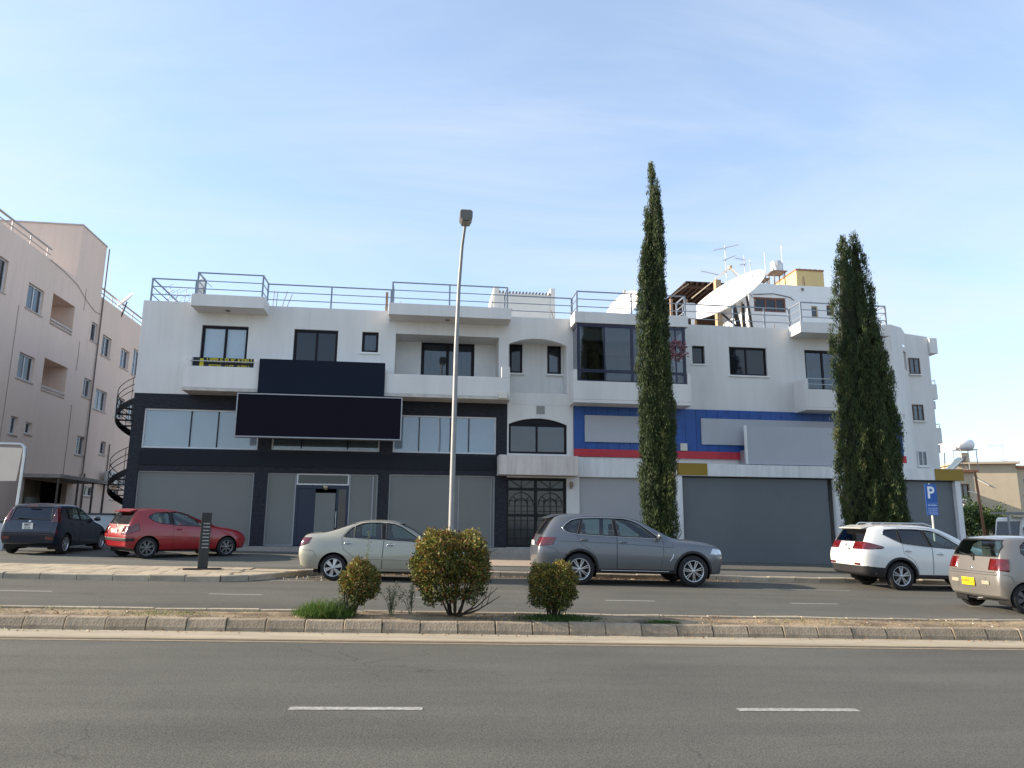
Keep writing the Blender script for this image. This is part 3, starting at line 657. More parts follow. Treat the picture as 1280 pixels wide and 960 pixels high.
def seats(car, parent, xs, zf, w=.40, hw=.33, mat=None):
    for i, x in enumerate(xs):
        for y in ((-hw, hw) if i == 0 or True else ()):
            mb = MB()
            prof = [(x+.45, zf+.12), (x+.45, zf+.26), (x+.08, zf+.24), (x-.10, zf+.80), (x-.22, zf+.80), (x-.10, zf+.12)]
            mb.prism(prof, y-w/2*.62, y+w/2*.62)
            mb.prism([(x-.11, zf+.82), (x-.12, zf+.98), (x-.16, zf+1.0), (x-.21, zf+.98), (x-.21, zf+.82)], y-.11, y+.11)
            mb.build('seat', mat or INTER, parent, .03)

def arc(cx, cz, r, a0=0, a1=360, n=28):
    return [(cx+r*math.cos(R(a0+(a1-a0)*i/n)), cz+r*math.sin(R(a0+(a1-a0)*i/n))) for i in range(n)]

def plate(parent, pos, mat, lines, w=.5, h=.115, tilt=0.0):
    p = MB().box(-.012, .0, -w/2, w/2, -h/2, h/2).build('number_plate', mat, parent); p.location = pos; p.rotation_euler = (0, tilt, 0)
    k = len(lines)
    for i, tx in enumerate(lines):
        z = (k-1)/2*h/k*.9-i*h/k*.9
        text_mesh(tx, h/k*(1.0 if k > 1 else .62), 'plate_lettering', PLTXT, p, (-.0135, 0, z), (math.pi/2, 0, -math.pi/2), .0005, bold=.002)
    return p

def build_car(name, sp):
    root = empty(name); c = Car(sp['st'], sp['wb'], sp['roh'], sp['foh'], sp['W'], sp['H'], sp.get('crease', .55), sp.get('bulge', (.05, .05)))
    P = sp['paint']; wb = sp['wb']; rad = sp['rad']; seam = MB(); gask = MB()
    doors = []
    # side windows, both sides
    for sgn in (-1, 1):
        dd = []
        for dp, h in sp['doors']:
            dd.append((dp, h))
        wins = []
        for k, (pts, gm, di) in enumerate(sp['win']):
            f = c.poly(pts, 1, sgn); wins.append((f, gm, di))
            c.line(gask, pts, sp.get('gr', .011), sgn, -.003, 1, True, .05)
            wins[-1] = (None, c.take(f, 'window_pane', gm, root, -.012), di)
        for pp_ in sp.get('pillars', ()):
            f = c.poly(pp_, 1, sgn)
            if f: c.take(f, 'pillar', TRIM, root, -.004)
        dobj = []
        for dp, h in dd:
            f = c.poly(dp, 1, sgn)
            if f:
                do = c.take(f, 'door', P, root); dobj.append(do); c.line(seam, dp, .0045, sgn, -.001, 1, True)
                if h:
                    hp = [c.hit(h[0]+q, h[1]+z, sgn, .0) for q, z in ((-.10, 0), (-.07, .003), (0, .006), (.07, .003), (.10, 0))]
                    n = c.nrm(hp[2]); hb = MB().tube([hp[0]+n*.0, hp[1]+n*.028, hp[2]+n*.034, hp[3]+n*.028, hp[4]+n*.0], [.012, .015, .016, .015, .012], 8)
                    hb.build('handle', sp.get('handle', P), do)
                    MB().lathe([(.045, 0), (.03, -.012), (0, -.014)], (0, 0, 0), 'y', 14).build('handle_recess', RUBB, do).matrix_local = Matrix.Translation(hp[2]+n*.003) @ Vector((0, 1, 0)).rotation_difference(n).to_matrix().to_4x4()
        for _, w, di in wins:
            if di is not None and di < len(dobj): w.parent = dobj[di]
        # mirror on the front door
        mx_, mz_ = sp['mirror']; hp = c.hit(mx_, mz_, sgn)
        mb = MB(); sy = sgn
        for a_, b_ in ((0, 1),):
            prof = [(.0, -.13), (.07, -.115), (.095, -.05), (.095, .05), (.07, .115), (0, .13)]
            mb.lathe([(r*1.0, h_) for r, h_ in prof], (0, 0, 0), 'y', 14)
        mo = mb.build('mirror', sp.get('mirmat', P), dobj[-1] if dobj else root); mo.location = hp+Vector((.05, sy*.13, .075)); mo.scale = (.55, .80, .80)
        # wheel arches
        for wx in (0, wb):
            ar = sp['arch']
            f = c.poly(arc(wx, rad, ar, 0, 360, 30), 1, sgn)
            bmesh.ops.delete(c.bm, geom=f, context='FACES')
            if sp.get('clad'):
                f = c.poly(arc(wx, rad, ar+.06, -35, 215, 26), 1, sgn)
                if f: c.take(f, 'arch_trim', TRIM, root, .006, .02)
            yo = sgn*(sp['W']/2-.05); mb = MB(); pts = [(wx+ar*1.01*math.cos(R(a)), rad+ar*1.01*math.sin(R(a))) for a in range(-25, 206, 10)]
            vs = [(x, yo, z) for x, z in pts]+[(x, yo-sgn*.34, z) for x, z in pts]; n = len(pts)
            mb.add(vs, [(i, i+1, n+i+1, n+i) for i in range(n-1)]+[tuple(range(n, 2*n))], False); mb.build('arch_liner', RUBB, root)
            wheel(root, wx, sgn*(sp['W']/2-.125), rad, sp['tw'], sp['rim'][0], sp['rim'][1], sp['rim'][2], sgn)
        if sp.get('clad'):
            z_ = sp['clad']; f = c.poly([(.0, -.1), (wb, -.1), (wb, z_), (.0, z_)], 1, sgn)
            if f: c.take(f, 'sill_trim', TRIM, root, .0)
    # screens
    f = c.poly(sp['rearwin'], 0, -1); c.take(f, 'rear_window', sp.get('rearglass', CARG), root, -.012); c.line(gask, sp['rearwin'], .014, -1, -.004, 0, True, .05)
    f = c.poly(sp['screen'], 0, 1); c.take(f, 'windscreen', CARG, root, -.012); c.line(gask, sp['screen'], .014, 1, -.004, 0, True, .05)
    # lamps: convex volumes cut from the shell
    for nm, mat, pl in sp['lamps']:
        for sgn in (-1, 1):
            pp = [(Vector((co[0], co[1]*-sgn, co[2])), Vector((no[0], no[1]*-sgn, no[2])).normalized()) for co, no in pl]
            x0, x1, y0, z0, z1 = sp['lampbox'][nm]
            pre = lambda f: (lambda q: x0-.3 < q.x < x1+.3 and q.y*sgn > .12 and z0-.25 < q.z < z1+.25)(f.calc_center_median())
            f = c.planes(pp, pre)
            if f: c.take(f, nm, mat, root, .004, .02)
    for nm, mat, ax, sg, pts in sp.get('panels', ()):
        f = c.poly(pts, ax, sg)
        if f: c.take(f, nm, mat, root, .004, .015)
    for ax, sg, pts in sp.get('seams', ()): c.line(seam, pts, .0045, sg, -.001, ax)
    for nm, mat, r, ax, sg, off, pts in sp.get('strips', ()):
        c.line(MB(), pts, r, sg, off, ax).build(nm, mat, root)
    body = c.finish(P, root)
    seam.build('panel_gap', RUBB, root)['kind'] = 'stuff'; gask.build('window_seal', sp.get('sealmat', RUBB), root)['kind'] = 'stuff'
    # cabin
    fl = sp['floor']; w_ = sp['W']/2-.14
    MB().box(-.35, wb-.45, -w_, w_, fl-.05, fl).box(wb-.75, wb-.50, -w_, w_, fl, sp['dash']).build('cabin_floor', INTER, root)
    seats(c, root, sp['seats'], fl)
    sx = sp['seats'][-1]+.62
    MB().tube([(sx+.06*math.sin(a)*-.6, -.34+.18*math.cos(a), fl+.55+.18*math.sin(a)) for a in [2*math.pi*i/20 for i in range(20)]], .016, 6, True).build('steering_wheel', RUBB, root)
    MB().box(-sp['roh']*.55, wb+sp['foh']*.5, -sp['W']/2+.2, sp['W']/2-.2, sp['floor']-.20, sp['floor']-.10).build('underbody', RUBB, root)
    if sp.get('extra'): sp['extra'](root, c)
    return root

def wiper(root, c, y0, z0, y1, z1):
    mb = MB(); c.line(mb, [(y0, z0), (y1, z1)], .012, -1, .02, 0); mb.build('rear_wiper', RUBB, root)
def emblem(root, c, z, r=.04):
    p = c.hitx(0, z, -1, .004); MB().lathe([(r, 0), (r*.8, .006), (0, .007)], (0, 0, 0), 'x', 14).build('emblem', CHROME, root).matrix_local = Matrix.Translation(p) @ Matrix.Rotation(math.pi, 4, 'Z')

ALLOY = M('alloy_silver', (0.50, 0.51, 0.53), 0.28, 0.8, var=0.1); ALLOYD = M('alloy_gunmetal', (0.10, 0.10, 0.11), 0.35, 0.7, var=0.15)
CARS = {}
# grey executive SUV
CARS['suv'] = dict(pillars=[[(.88, 1.65), (.95, 1.65), (1.0, 1.205), (.90, 1.21)], [(.06, 1.622), (.11, 1.625), (.0, 1.245), (-.05, 1.25)]], wb=2.933, roh=1.085, foh=.868, W=1.938, H=1.762, rad=.385, tw=.26, arch=.445, rim=('v', 7, ALLOY), paint=paint('grey_metallic_paint', (0.118, 0.128, 0.143), .5, .33),
    st=[st(-1.02, -1.08, -.93, -.60, .72, .84, .80, .58, .36, .52, .82, 1.16, 1.66, 1.70), st(-.93, -.95, -.80, -.46, .86, .95, .90, .66, .30, .46, .82, 1.19, 1.70, 1.745),
        st(0, 0, 0, 0, .90, .975, .935, .70, .27, .44, .80, 1.18, 1.71, 1.775), st(1.05, 1.05, 1.05, 1.0, .90, .965, .925, .70, .27, .44, .78, 1.15, 1.70, 1.775),
        st(1.75, 1.75, 1.72, 1.62, .90, .965, .925, .66, .27, .44, .78, 1.12, 1.63, 1.69), st(2.3, 2.3, 2.32, 2.45, .90, .965, .915, .76, .27, .44, .78, 1.10, 1.13, 1.19),
        st(2.93, 2.93, 2.93, 2.95, .90, .97, .91, .68, .28, .46, .78, 1.07, 1.14, 1.17), st(3.58, 3.62, 3.56, 3.50, .86, .91, .84, .60, .28, .46, .76, 1.00, 1.07, 1.10),
        st(3.74, 3.80, 3.75, 3.68, .70, .76, .70, .50, .30, .46, .72, .94, 1.01, 1.03)],
    win=[([(-.42, 1.38), (-.34, 1.47), (-.18, 1.575), (.0, 1.62), (.06, 1.622), (-.05, 1.25), (-.22, 1.27), (-.35, 1.31)], CARGD, None),
         ([(.11, 1.625), (.50, 1.645), (.86, 1.65), (.90, 1.21), (.0, 1.245)], CARG, 0), ([(.95, 1.65), (1.18, 1.64), (1.40, 1.59), (1.60, 1.50), (1.80, 1.37), (2.10, 1.165), (1.0, 1.205)], CARG, 1)],
    doors=[([(.08, 1.69), (.91, 1.70), (.955, 1.15), (.95, .40), (.50, .40), (.46, .60), (.34, .80), (.05, 1.0), (-.06, 1.21)], (.12, 1.10)), ([(.93, 1.70), (1.2, 1.69), (1.45, 1.62), (1.66, 1.52), (1.86, 1.38), (2.16, 1.14), (2.16, .80), (2.08, .40), (.965, .40), (.97, 1.15)], (1.12, 1.06))],
    mirror=(1.98, 1.16), clad=.40, rearwin=[(-.60, 1.20), (.60, 1.20), (.50, 1.60), (-.50, 1.60)], screen=[(-.72, 1.19), (.72, 1.19), (.60, 1.62), (-.60, 1.62)],
    lamps=[('tail_light', REDL, [((-.64, 0, 1.05), (1, 0, -.5)), ((0, -.42, 0), (0, 1, 0)), ((0, 0, 1.15), (0, 0, 1)), ((-.8, 0, .95), (.1, 0, -1))]),
           ('headlight', CLRL, [((3.42, 0, .85), (-1, 0, .6)), ((0, -.40, 0), (0, 1, 0)), ((3.4, 0, .96), (.1, 0, 1)), ((0, 0, .80), (0, 0, -1))])],
    lampbox={'tail_light': (-1.2, -.4, .35, .8, 1.3), 'headlight': (3.0, 3.9, .35, .7, 1.1)},
    seams=[(1, -1, [(-.95, .92), (-.62, .88), (-.52, .74)]), (1, -1, [(2.40, 1.10), (2.42, .95)])],
    strips=[('window_surround', CHROME, .009, 1, -1, .006, [(-.36, 1.30), (-.43, 1.38), (-.35, 1.48), (-.19, 1.59), (0, 1.635), (.5, 1.66), (1.18, 1.655), (1.42, 1.605), (1.62, 1.515), (1.82, 1.38), (2.12, 1.16), (1.0, 1.19), (0, 1.23), (-.22, 1.255), (-.36, 1.30)]),
            ('sill_strip', CHROME, .010, 1, -1, .012, [(.55, .37), (2.3, .365)]), ('body_crease', MATS['grey_metallic_paint'], .010, 1, -1, -.003, [(-.55, 1.07), (.6, 1.045), (1.7, 1.0), (2.4, .96)]), ('side_vent', CHROME, .012, 1, -1, .004, [(2.42, .80), (2.40, .72), (2.33, .62)])],
    floor=.52, dash=1.12, seats=(.35, 1.25))
def ex_suv(root, c):
    plate(root, c.hitx(0, .98, -1, .02), PLATEW, ['KPY 204'] and ['   ']); emblem(root, c, 1.12)
    MB().prism([(-.36, 1.755), (-.2, 1.775), (-.2, 1.76)], -.015, .015).build('antenna_fin', TRIM, root)
    MB().prism([(-.78, 1.64), (-.50, 1.735), (-.50, 1.70), (-.76, 1.615)], -.58, .58).build('roof_spoiler', MATS['grey_metallic_paint'], root, .008)
    MB().tube([(2.05, -.96, 1.10), (2.0, -.96, 1.25)], .01).build('aerial', TRIM, root)
CARS['suv']['extra'] = ex_suv
# red three door hatchback
CARS['red'] = dict(pillars=[[(.62, 1.375), (.74, 1.375), (.78, .985), (.68, 1.005)]], wb=2.54, roh=.66, foh=.83, W=1.75, H=1.47, rad=.312, tw=.20, arch=.365, rim=('v', 7, M('alloy_dull', (.22, .22, .225), .35, .7, var=.15)), paint=paint('red_paint', (0.27, 0.008, 0.012), .0, .3),
    st=[st(-.60, -.66, -.55, -.34, .66, .76, .70, .52, .34, .46, .64, .95, 1.38, 1.40), st(-.50, -.52, -.42, -.2, .78, .86, .80, .58, .26, .40, .66, .98, 1.42, 1.445),
        st(0, 0, .05, .1, .82, .88, .83, .60, .22, .38, .66, .99, 1.43, 1.48), st(.70, .70, .72, .72, .82, .87, .82, .60, .22, .38, .66, .96, 1.43, 1.49),
        st(1.35, 1.35, 1.32, 1.14, .82, .87, .82, .57, .22, .38, .66, .94, 1.38, 1.43), st(1.95, 1.95, 1.95, 2.10, .82, .87, .81, .66, .22, .38, .66, .92, .95, 1.00),
        st(2.54, 2.54, 2.54, 2.56, .82, .87, .79, .58, .24, .40, .66, .87, .92, .95), st(3.05, 3.1, 3.03, 2.98, .76, .80, .73, .50, .24, .40, .60, .80, .86, .88),
        st(3.28, 3.34, 3.26, 3.16, .56, .60, .54, .36, .26, .40, .56, .71, .77, .79)],
    win=[([(.0, 1.20), (.08, 1.28), (.25, 1.345), (.62, 1.375), (.68, 1.005), (.40, 1.03), (.15, 1.10)], CARG, None), ([(.74, 1.375), (1.02, 1.365), (1.22, 1.305), (1.46, 1.17), (1.84, .965), (1.76, .945), (.78, .985)], CARG, 0)],
    doors=[([(.71, 1.42), (1.05, 1.395), (1.26, 1.335), (1.50, 1.20), (1.94, .95), (2.02, .70), (1.96, .30), (.80, .28), (.74, .6), (.745, 1.0)], (.92, .86))],
    mirror=(1.80, .95), rearwin=[(-.66, .99), (.66, .99), (.54, 1.35), (-.54, 1.35)], screen=[(-.62, .99), (.62, .99), (.52, 1.37), (-.52, 1.37)],
    lamps=[('tail_light', REDL, [((-.28, 0, 1.0), (1, 0, .1)), ((0, -.46, 0), (0, 1, 0)), ((-.5, 0, .96), (-.35, 0, 1)), ((-.5, 0, .74), (.35, 0, -1))])],
    lampbox={'tail_light': (-.8, -.15, .4, .6, 1.15)},
    panels=[('bumper_strip', TRIM, 0, -1, [(-.80, .50), (.80, .50), (.80, .60), (-.80, .60)]), ('bumper_strip', TRIM, 1, -1, [(-.64, .50), (-.40, .51), (-.40, .59), (-.64, .60)])],
    seams=[(1, -1, [(-.62, .66), (-.42, .62), (-.36, .5)])], floor=.40, dash=.95, seats=(.25, 1.05))
def ex_red(root, c):
    plate(root, c.hitx(0, .79, -1, .012), PLATEW, ['    '], .42, .11, R(-12)); emblem(root, c, .93, .05); wiper(root, c, -.02, 1.02, .36, 1.04)
    MB().prism([(-.50, 1.375), (-.25, 1.455), (-.25, 1.42), (-.48, 1.35)], -.52, .52).build('roof_spoiler', MATS['red_paint'], root, .008)
CARS['red']['extra'] = ex_red
# pale gold saloon
CARS['saloon'] = dict(pillars=[[(1.10, 1.40), (1.22, 1.395), (1.235, .995), (1.135, 1.0)]], wb=2.60, roh=.895, foh=.89, W=1.71, H=1.47, rad=.31, tw=.195, arch=.365, rim=('fat', 6, ALLOY), paint=paint('pale_champagne_paint', (0.345, 0.33, 0.268), .35, .36),
    st=[st(-.82, -.88, -.80, -.74, .64, .72, .68, .54, .34, .46, .64, .96, 1.05, 1.07), st(-.72, -.74, -.68, -.62, .78, .84, .78, .62, .26, .40, .66, 1.0, 1.10, 1.125),
        st(-.25, -.25, -.25, -.25, .80, .86, .80, .64, .22, .38, .66, .99, 1.10, 1.14), st(.15, .15, .12, .36, .80, .86, .80, .60, .22, .38, .66, .985, 1.33, 1.40),
        st(.60, .6, .6, .72, .80, .86, .80, .58, .20, .38, .66, .975, 1.42, 1.475), st(1.2, 1.2, 1.2, 1.2, .80, .86, .80, .58, .20, .38, .66, .96, 1.42, 1.485),
        st(1.70, 1.70, 1.68, 1.62, .80, .86, .80, .56, .20, .38, .66, .945, 1.39, 1.44), st(2.10, 2.1, 2.12, 2.28, .80, .86, .79, .64, .20, .38, .66, .93, .96, 1.0),
        st(2.6, 2.6, 2.6, 2.62, .80, .86, .78, .56, .24, .40, .64, .83, .90, .93), st(3.2, 3.22, 3.18, 3.14, .74, .80, .72, .48, .24, .40, .58, .72, .79, .82), st(3.40, 3.46, 3.40, 3.34, .52, .58, .52, .36, .28, .40, .54, .66, .72, .74)],
    win=[([(.20, 1.045), (.32, 1.20), (.42, 1.285), (.44, 1.29), (.44, 1.03)], CARG, None), ([(.47, 1.305), (.62, 1.37), (.80, 1.395), (1.10, 1.40), (1.135, 1.0), (.47, 1.03)], CARG, 0), ([(1.22, 1.395), (1.42, 1.37), (1.60, 1.30), (1.85, 1.15), (2.08, 1.0), (2.0, .965), (1.235, .995)], CARG, 1)],
    doors=[([(.15, 1.03), (.28, 1.20), (.42, 1.325), (.60, 1.405), (.80, 1.425), (1.15, 1.43), (1.175, 1.0), (1.15, .30), (.62, .30), (.55, .50), (.40, .62), (.22, .75)], (.33, .89)), ([(1.165, 1.43), (1.44, 1.405), (1.64, 1.33), (1.91, 1.17), (2.20, .98), (2.22, .70), (2.12, .30), (1.16, .30), (1.19, 1.0)], (1.36, .865))],
    mirror=(2.02, .97), rearwin=[(-.60, 1.13), (.60, 1.13), (.50, 1.37), (-.50, 1.37)], screen=[(-.62, .99), (.62, .99), (.52, 1.38), (-.52, 1.38)],
    lamps=[('tail_light', REDL, [((-.60, 0, 0.92), (1, 0, -.5)), ((0, -.40, 0), (0, 1, 0)), ((0, 0, 1.01), (0, 0, 1)), ((-.7, 0, .84), (.4, 0, -1))]), ('headlight', CLRL, [((2.95, 0, 0), (-1, 0, -.3)), ((0, -.40, 0), (0, 1, 0)), ((3.1, 0, .80), (.1, 0, 1)), ((0, 0, .62), (0, 0, -1))])],
    lampbox={'tail_light': (-1, -.4, .3, .7, 1.1), 'headlight': (2.8, 3.6, .3, .55, .9)},
    seams=[(1, -1, [(-.86, .72), (-.50, .70), (-.40, .52)])], strips=[('side_moulding', MATS['pale_champagne_paint'], .016, 1, -1, -.002, [(.47, .535), (2.15, .53)]), ('sunroof_panel', MATS['pale_champagne_paint'], .02, 1, -1, -.01, [(1.0, 1.45), (1.3, 1.45)])],
    handle=CHROME, floor=.38, dash=.95, seats=(.55, 1.4))
# white SUV
CARS['wsuv'] = dict(pillars=[[(.04, 1.555), (.10, 1.557), (.10, 1.20), (.06, 1.215)], [(.76, 1.55), (.82, 1.548), (.93, 1.12), (.86, 1.13)]], wb=2.705, roh=1.055, foh=.93, W=1.82, H=1.70, rad=.36, tw=.235, arch=.425, rim=('star', 5, ALLOY), paint=paint('pearl_white_paint', (0.64, 0.635, 0.605), .0, .25),
    st=[st(-.98, -1.04, -.93, -.66, .68, .80, .78, .56, .40, .54, .82, 1.12, 1.58, 1.62), st(-.90, -.90, -.78, -.46, .82, .90, .86, .62, .30, .46, .82, 1.16, 1.62, 1.66),
        st(0, 0, 0, 0, .86, .915, .88, .64, .27, .44, .80, 1.14, 1.63, 1.70), st(.95, .95, .95, .95, .86, .905, .87, .64, .27, .44, .78, 1.10, 1.63, 1.71),
        st(1.6, 1.6, 1.55, 1.40, .86, .905, .87, .60, .27, .44, .78, 1.08, 1.57, 1.64), st(2.1, 2.1, 2.1, 2.24, .86, .905, .86, .70, .27, .44, .78, 1.06, 1.08, 1.13),
        st(2.7, 2.7, 2.7, 2.72, .86, .91, .84, .60, .28, .46, .76, .99, 1.04, 1.08), st(3.3, 3.34, 3.28, 3.24, .80, .84, .76, .50, .28, .46, .70, .86, .92, .95), st(3.52, 3.58, 3.50, 3.44, .56, .62, .56, .40, .30, .46, .66, .80, .85, .87)],
    win=[([(-.37, 1.42), (-.28, 1.53), (.04, 1.555), (.06, 1.215), (-.12, 1.295)], CARGD, None), ([(.10, 1.557), (.50, 1.56), (.76, 1.55), (.86, 1.13), (.10, 1.20)], CARGD, 0), ([(.82, 1.548), (1.02, 1.53), (1.25, 1.45), (1.50, 1.31), (1.90, 1.06), (.93, 1.12)], CARG, 1)],
    doors=[([(.07, 1.60), (.50, 1.605), (.79, 1.60), (.90, 1.08), (.88, .40), (.50, .40), (.46, .6), (.36, .78), (.10, .95)], (.22, 1.0)), ([(.81, 1.60), (1.05, 1.58), (1.30, 1.49), (1.56, 1.34), (1.98, 1.05), (1.98, .8), (1.9, .40), (.90, .40), (.915, 1.08)], (1.12, .94))],
    mirror=(1.80, 1.08), clad=.40, rearwin=[(-.68, 1.22), (.68, 1.22), (.58, 1.53), (-.58, 1.53)], rearglass=CARGD, screen=[(-.66, 1.13), (.66, 1.13), (.55, 1.57), (-.55, 1.57)],
    lamps=[('tail_light', REDL, [((-.46, 0, 1.05), (1, 0, -.9)), ((0, -.34, 0), (0, 1, 0)), ((-.8, 0, 1.20), (.25, 0, 1)), ((-.8, 0, 1.03), (.05, 0, -1))])],
    lampbox={'tail_light': (-1.2, -.3, .25, .85, 1.35)},
    panels=[('bumper_trim', TRIM, 0, -1, [(-.86, .2), (.86, .2), (.86, .60), (-.86, .60)]), ('bumper_trim', TRIM, 1, -1, [(-1.02, .2), (-.38, .2), (-.38, .56), (-1.02, .60)])],
    strips=[('window_surround', CHROME, .008, 1, -1, .006, [(.93, 1.10), (.10, 1.185), (-.12, 1.28), (-.39, 1.42), (-.29, 1.545), (.04, 1.57), (.5, 1.575), (.8, 1.565), (1.05, 1.545), (1.28, 1.465), (1.53, 1.325)])],
    handle=CHROME, floor=.52, dash=1.08, seats=(.3, 1.15))
def ex_w(root, c):
    plate(root, c.hitx(0, .98, -1, .02), PLATEW, ['     '], .46, .12, R(-6)); emblem(root, c, 1.11, .05)
    for sg in (-1, 1): MB().tube([(-.30, sg*.60, 1.66), (-.22, sg*.60, 1.72), (.9, sg*.60, 1.73), (1.15, sg*.585, 1.66)], .018).build('roof_rail', ALLOY, root)
    MB().prism([(-.86, 1.575), (-.50, 1.66), (-.50, 1.62), (-.84, 1.55)], -.56, .56).build('roof_spoiler', MATS['pearl_white_paint'], root, .008)
    MB().prism([(-.40, 1.675), (-.20, 1.735), (-.24, 1.67)], -.02, .02).build('antenna_fin', MATS['pearl_white_paint'], root)
    for sg in (-1, 1): MB().box(-1.045, -1.02, sg*.60-.12, sg*.60+.12, .62, .67).build('reflector', REDL, root)
    MB().tube([(-1.03, -.3, 1.04), (-1.03, .3, 1.04)], .012).build('tailgate_strip', CHROME, root)
CARS['wsuv']['extra'] = ex_w
# beige-silver supermini
CARS['mini'] = dict(wb=2.37, roh=.545, foh=.70, W=1.66, H=1.50, rad=.285, tw=.175, arch=.335, rim=('fat', 6, ALLOYD), paint=paint('beige_silver_paint', (0.20, 0.187, 0.172), .45, .35),
    st=[st(-.50, -.55, -.44, -.30, .66, .74, .70, .54, .30, .42, .62, 1.02, 1.40, 1.43), st(-.40, -.42, -.32, -.12, .76, .81, .77, .58, .22, .36, .64, 1.03, 1.44, 1.47),
        st(0, 0, .02, .06, .78, .83, .78, .60, .20, .36, .66, 1.02, 1.46, 1.51), st(.70, .70, .70, .70, .78, .83, .78, .60, .20, .36, .66, .99, 1.46, 1.52),
        st(1.25, 1.25, 1.22, 1.10, .78, .83, .78, .56, .20, .36, .66, .96, 1.41, 1.46), st(1.80, 1.8, 1.8, 1.95, .78, .83, .76, .62, .20, .36, .66, .93, .97, 1.02),
        st(2.37, 2.37, 2.37, 2.38, .76, .82, .72, .50, .22, .38, .62, .83, .88, .91), st(2.8, 2.84, 2.78, 2.75, .68, .74, .62, .42, .24, .38, .56, .70, .76, .78), st(2.98, 3.04, 2.96, 2.92, .48, .54, .46, .32, .26, .38, .52, .64, .68, .70)],
    win=[([(.02, 1.16), (.06, 1.30), (.18, 1.38), (.50, 1.40), (.50, 1.03), (.15, 1.06)], CARG, None), ([(.56, 1.40), (.90, 1.39), (1.15, 1.30), (1.68, .985), (.56, 1.01)], CARG, 0)],
    doors=[([(.53, 1.44), (.95, 1.43), (1.20, 1.33), (1.76, .98), (1.76, .7), (1.68, .28), (.62, .28), (.54, .6)], (.70, .88))],
    mirror=(1.55, .98), rearwin=[(-.64, 1.08), (.64, 1.08), (.62, 1.28), (.55, 1.41), (-.55, 1.41), (-.62, 1.28)], screen=[(-.58, 1.01), (.58, 1.01), (.50, 1.40), (-.50, 1.40)],
    lamps=[('tail_light', REDL, [((-.28, 0, .95), (1, 0, -.2)), ((0, -.45, 0), (0, 1, 0)), ((0, 0, 1.04), (0, 0, 1)), ((-.45, 0, .81), (-.1, 0, -1))])],
    lampbox={'tail_light': (-.7, -.1, .35, .7, 1.15)},
    seams=[(0, -1, [(-.62, .77), (.62, .77)]), (0, -1, [(-.62, .77), (-.64, 1.08)]), (0, -1, [(.62, .77), (.64, 1.08)]), (1, -1, [(-.5, .75), (-.30, .72), (-.24, .6)]), (0, -1, [(-.4, .66), (-.4, .46)]), (0, -1, [(.4, .66), (.4, .46)])],
    strips=[('bumper_step', MATS['beige_silver_paint'], .022, 0, -1, -.004, [(-.68, .735), (.68, .735)])], floor=.40, dash=.98, seats=(.3, 1.05))
def ex_m(root, c):
    plate(root, c.hitx(.06, .56, -1, .015), PLATEY, ['HWC 231'] and ['HWK 23'], .36, .15); emblem(root, c, .83, .03); wiper(root, c, .05, 1.06, .45, 1.12)
    for y in (-.40, .48): p = c.hitx(y, .565, -1, .004); MB().box(-.01, .005, -.10, .10, -.035, .035).build('reversing_lamp', M('amber_white_lamp', (0.30, 0.27, 0.20), 0.15, coat=.6), root).location = p
    MB().tube([(-.43, .07, 1.02), (-.44, .06, 1.12)], .012).build('wiper_arm', RUBB, root); wiper(root, c, -.03, .98, .02, 1.12)
    MB().tube([(-.46, -.25, .25), (-.62, -.25, .24)], .025).build('exhaust', CHROME, root)
CARS['mini']['extra'] = ex_m
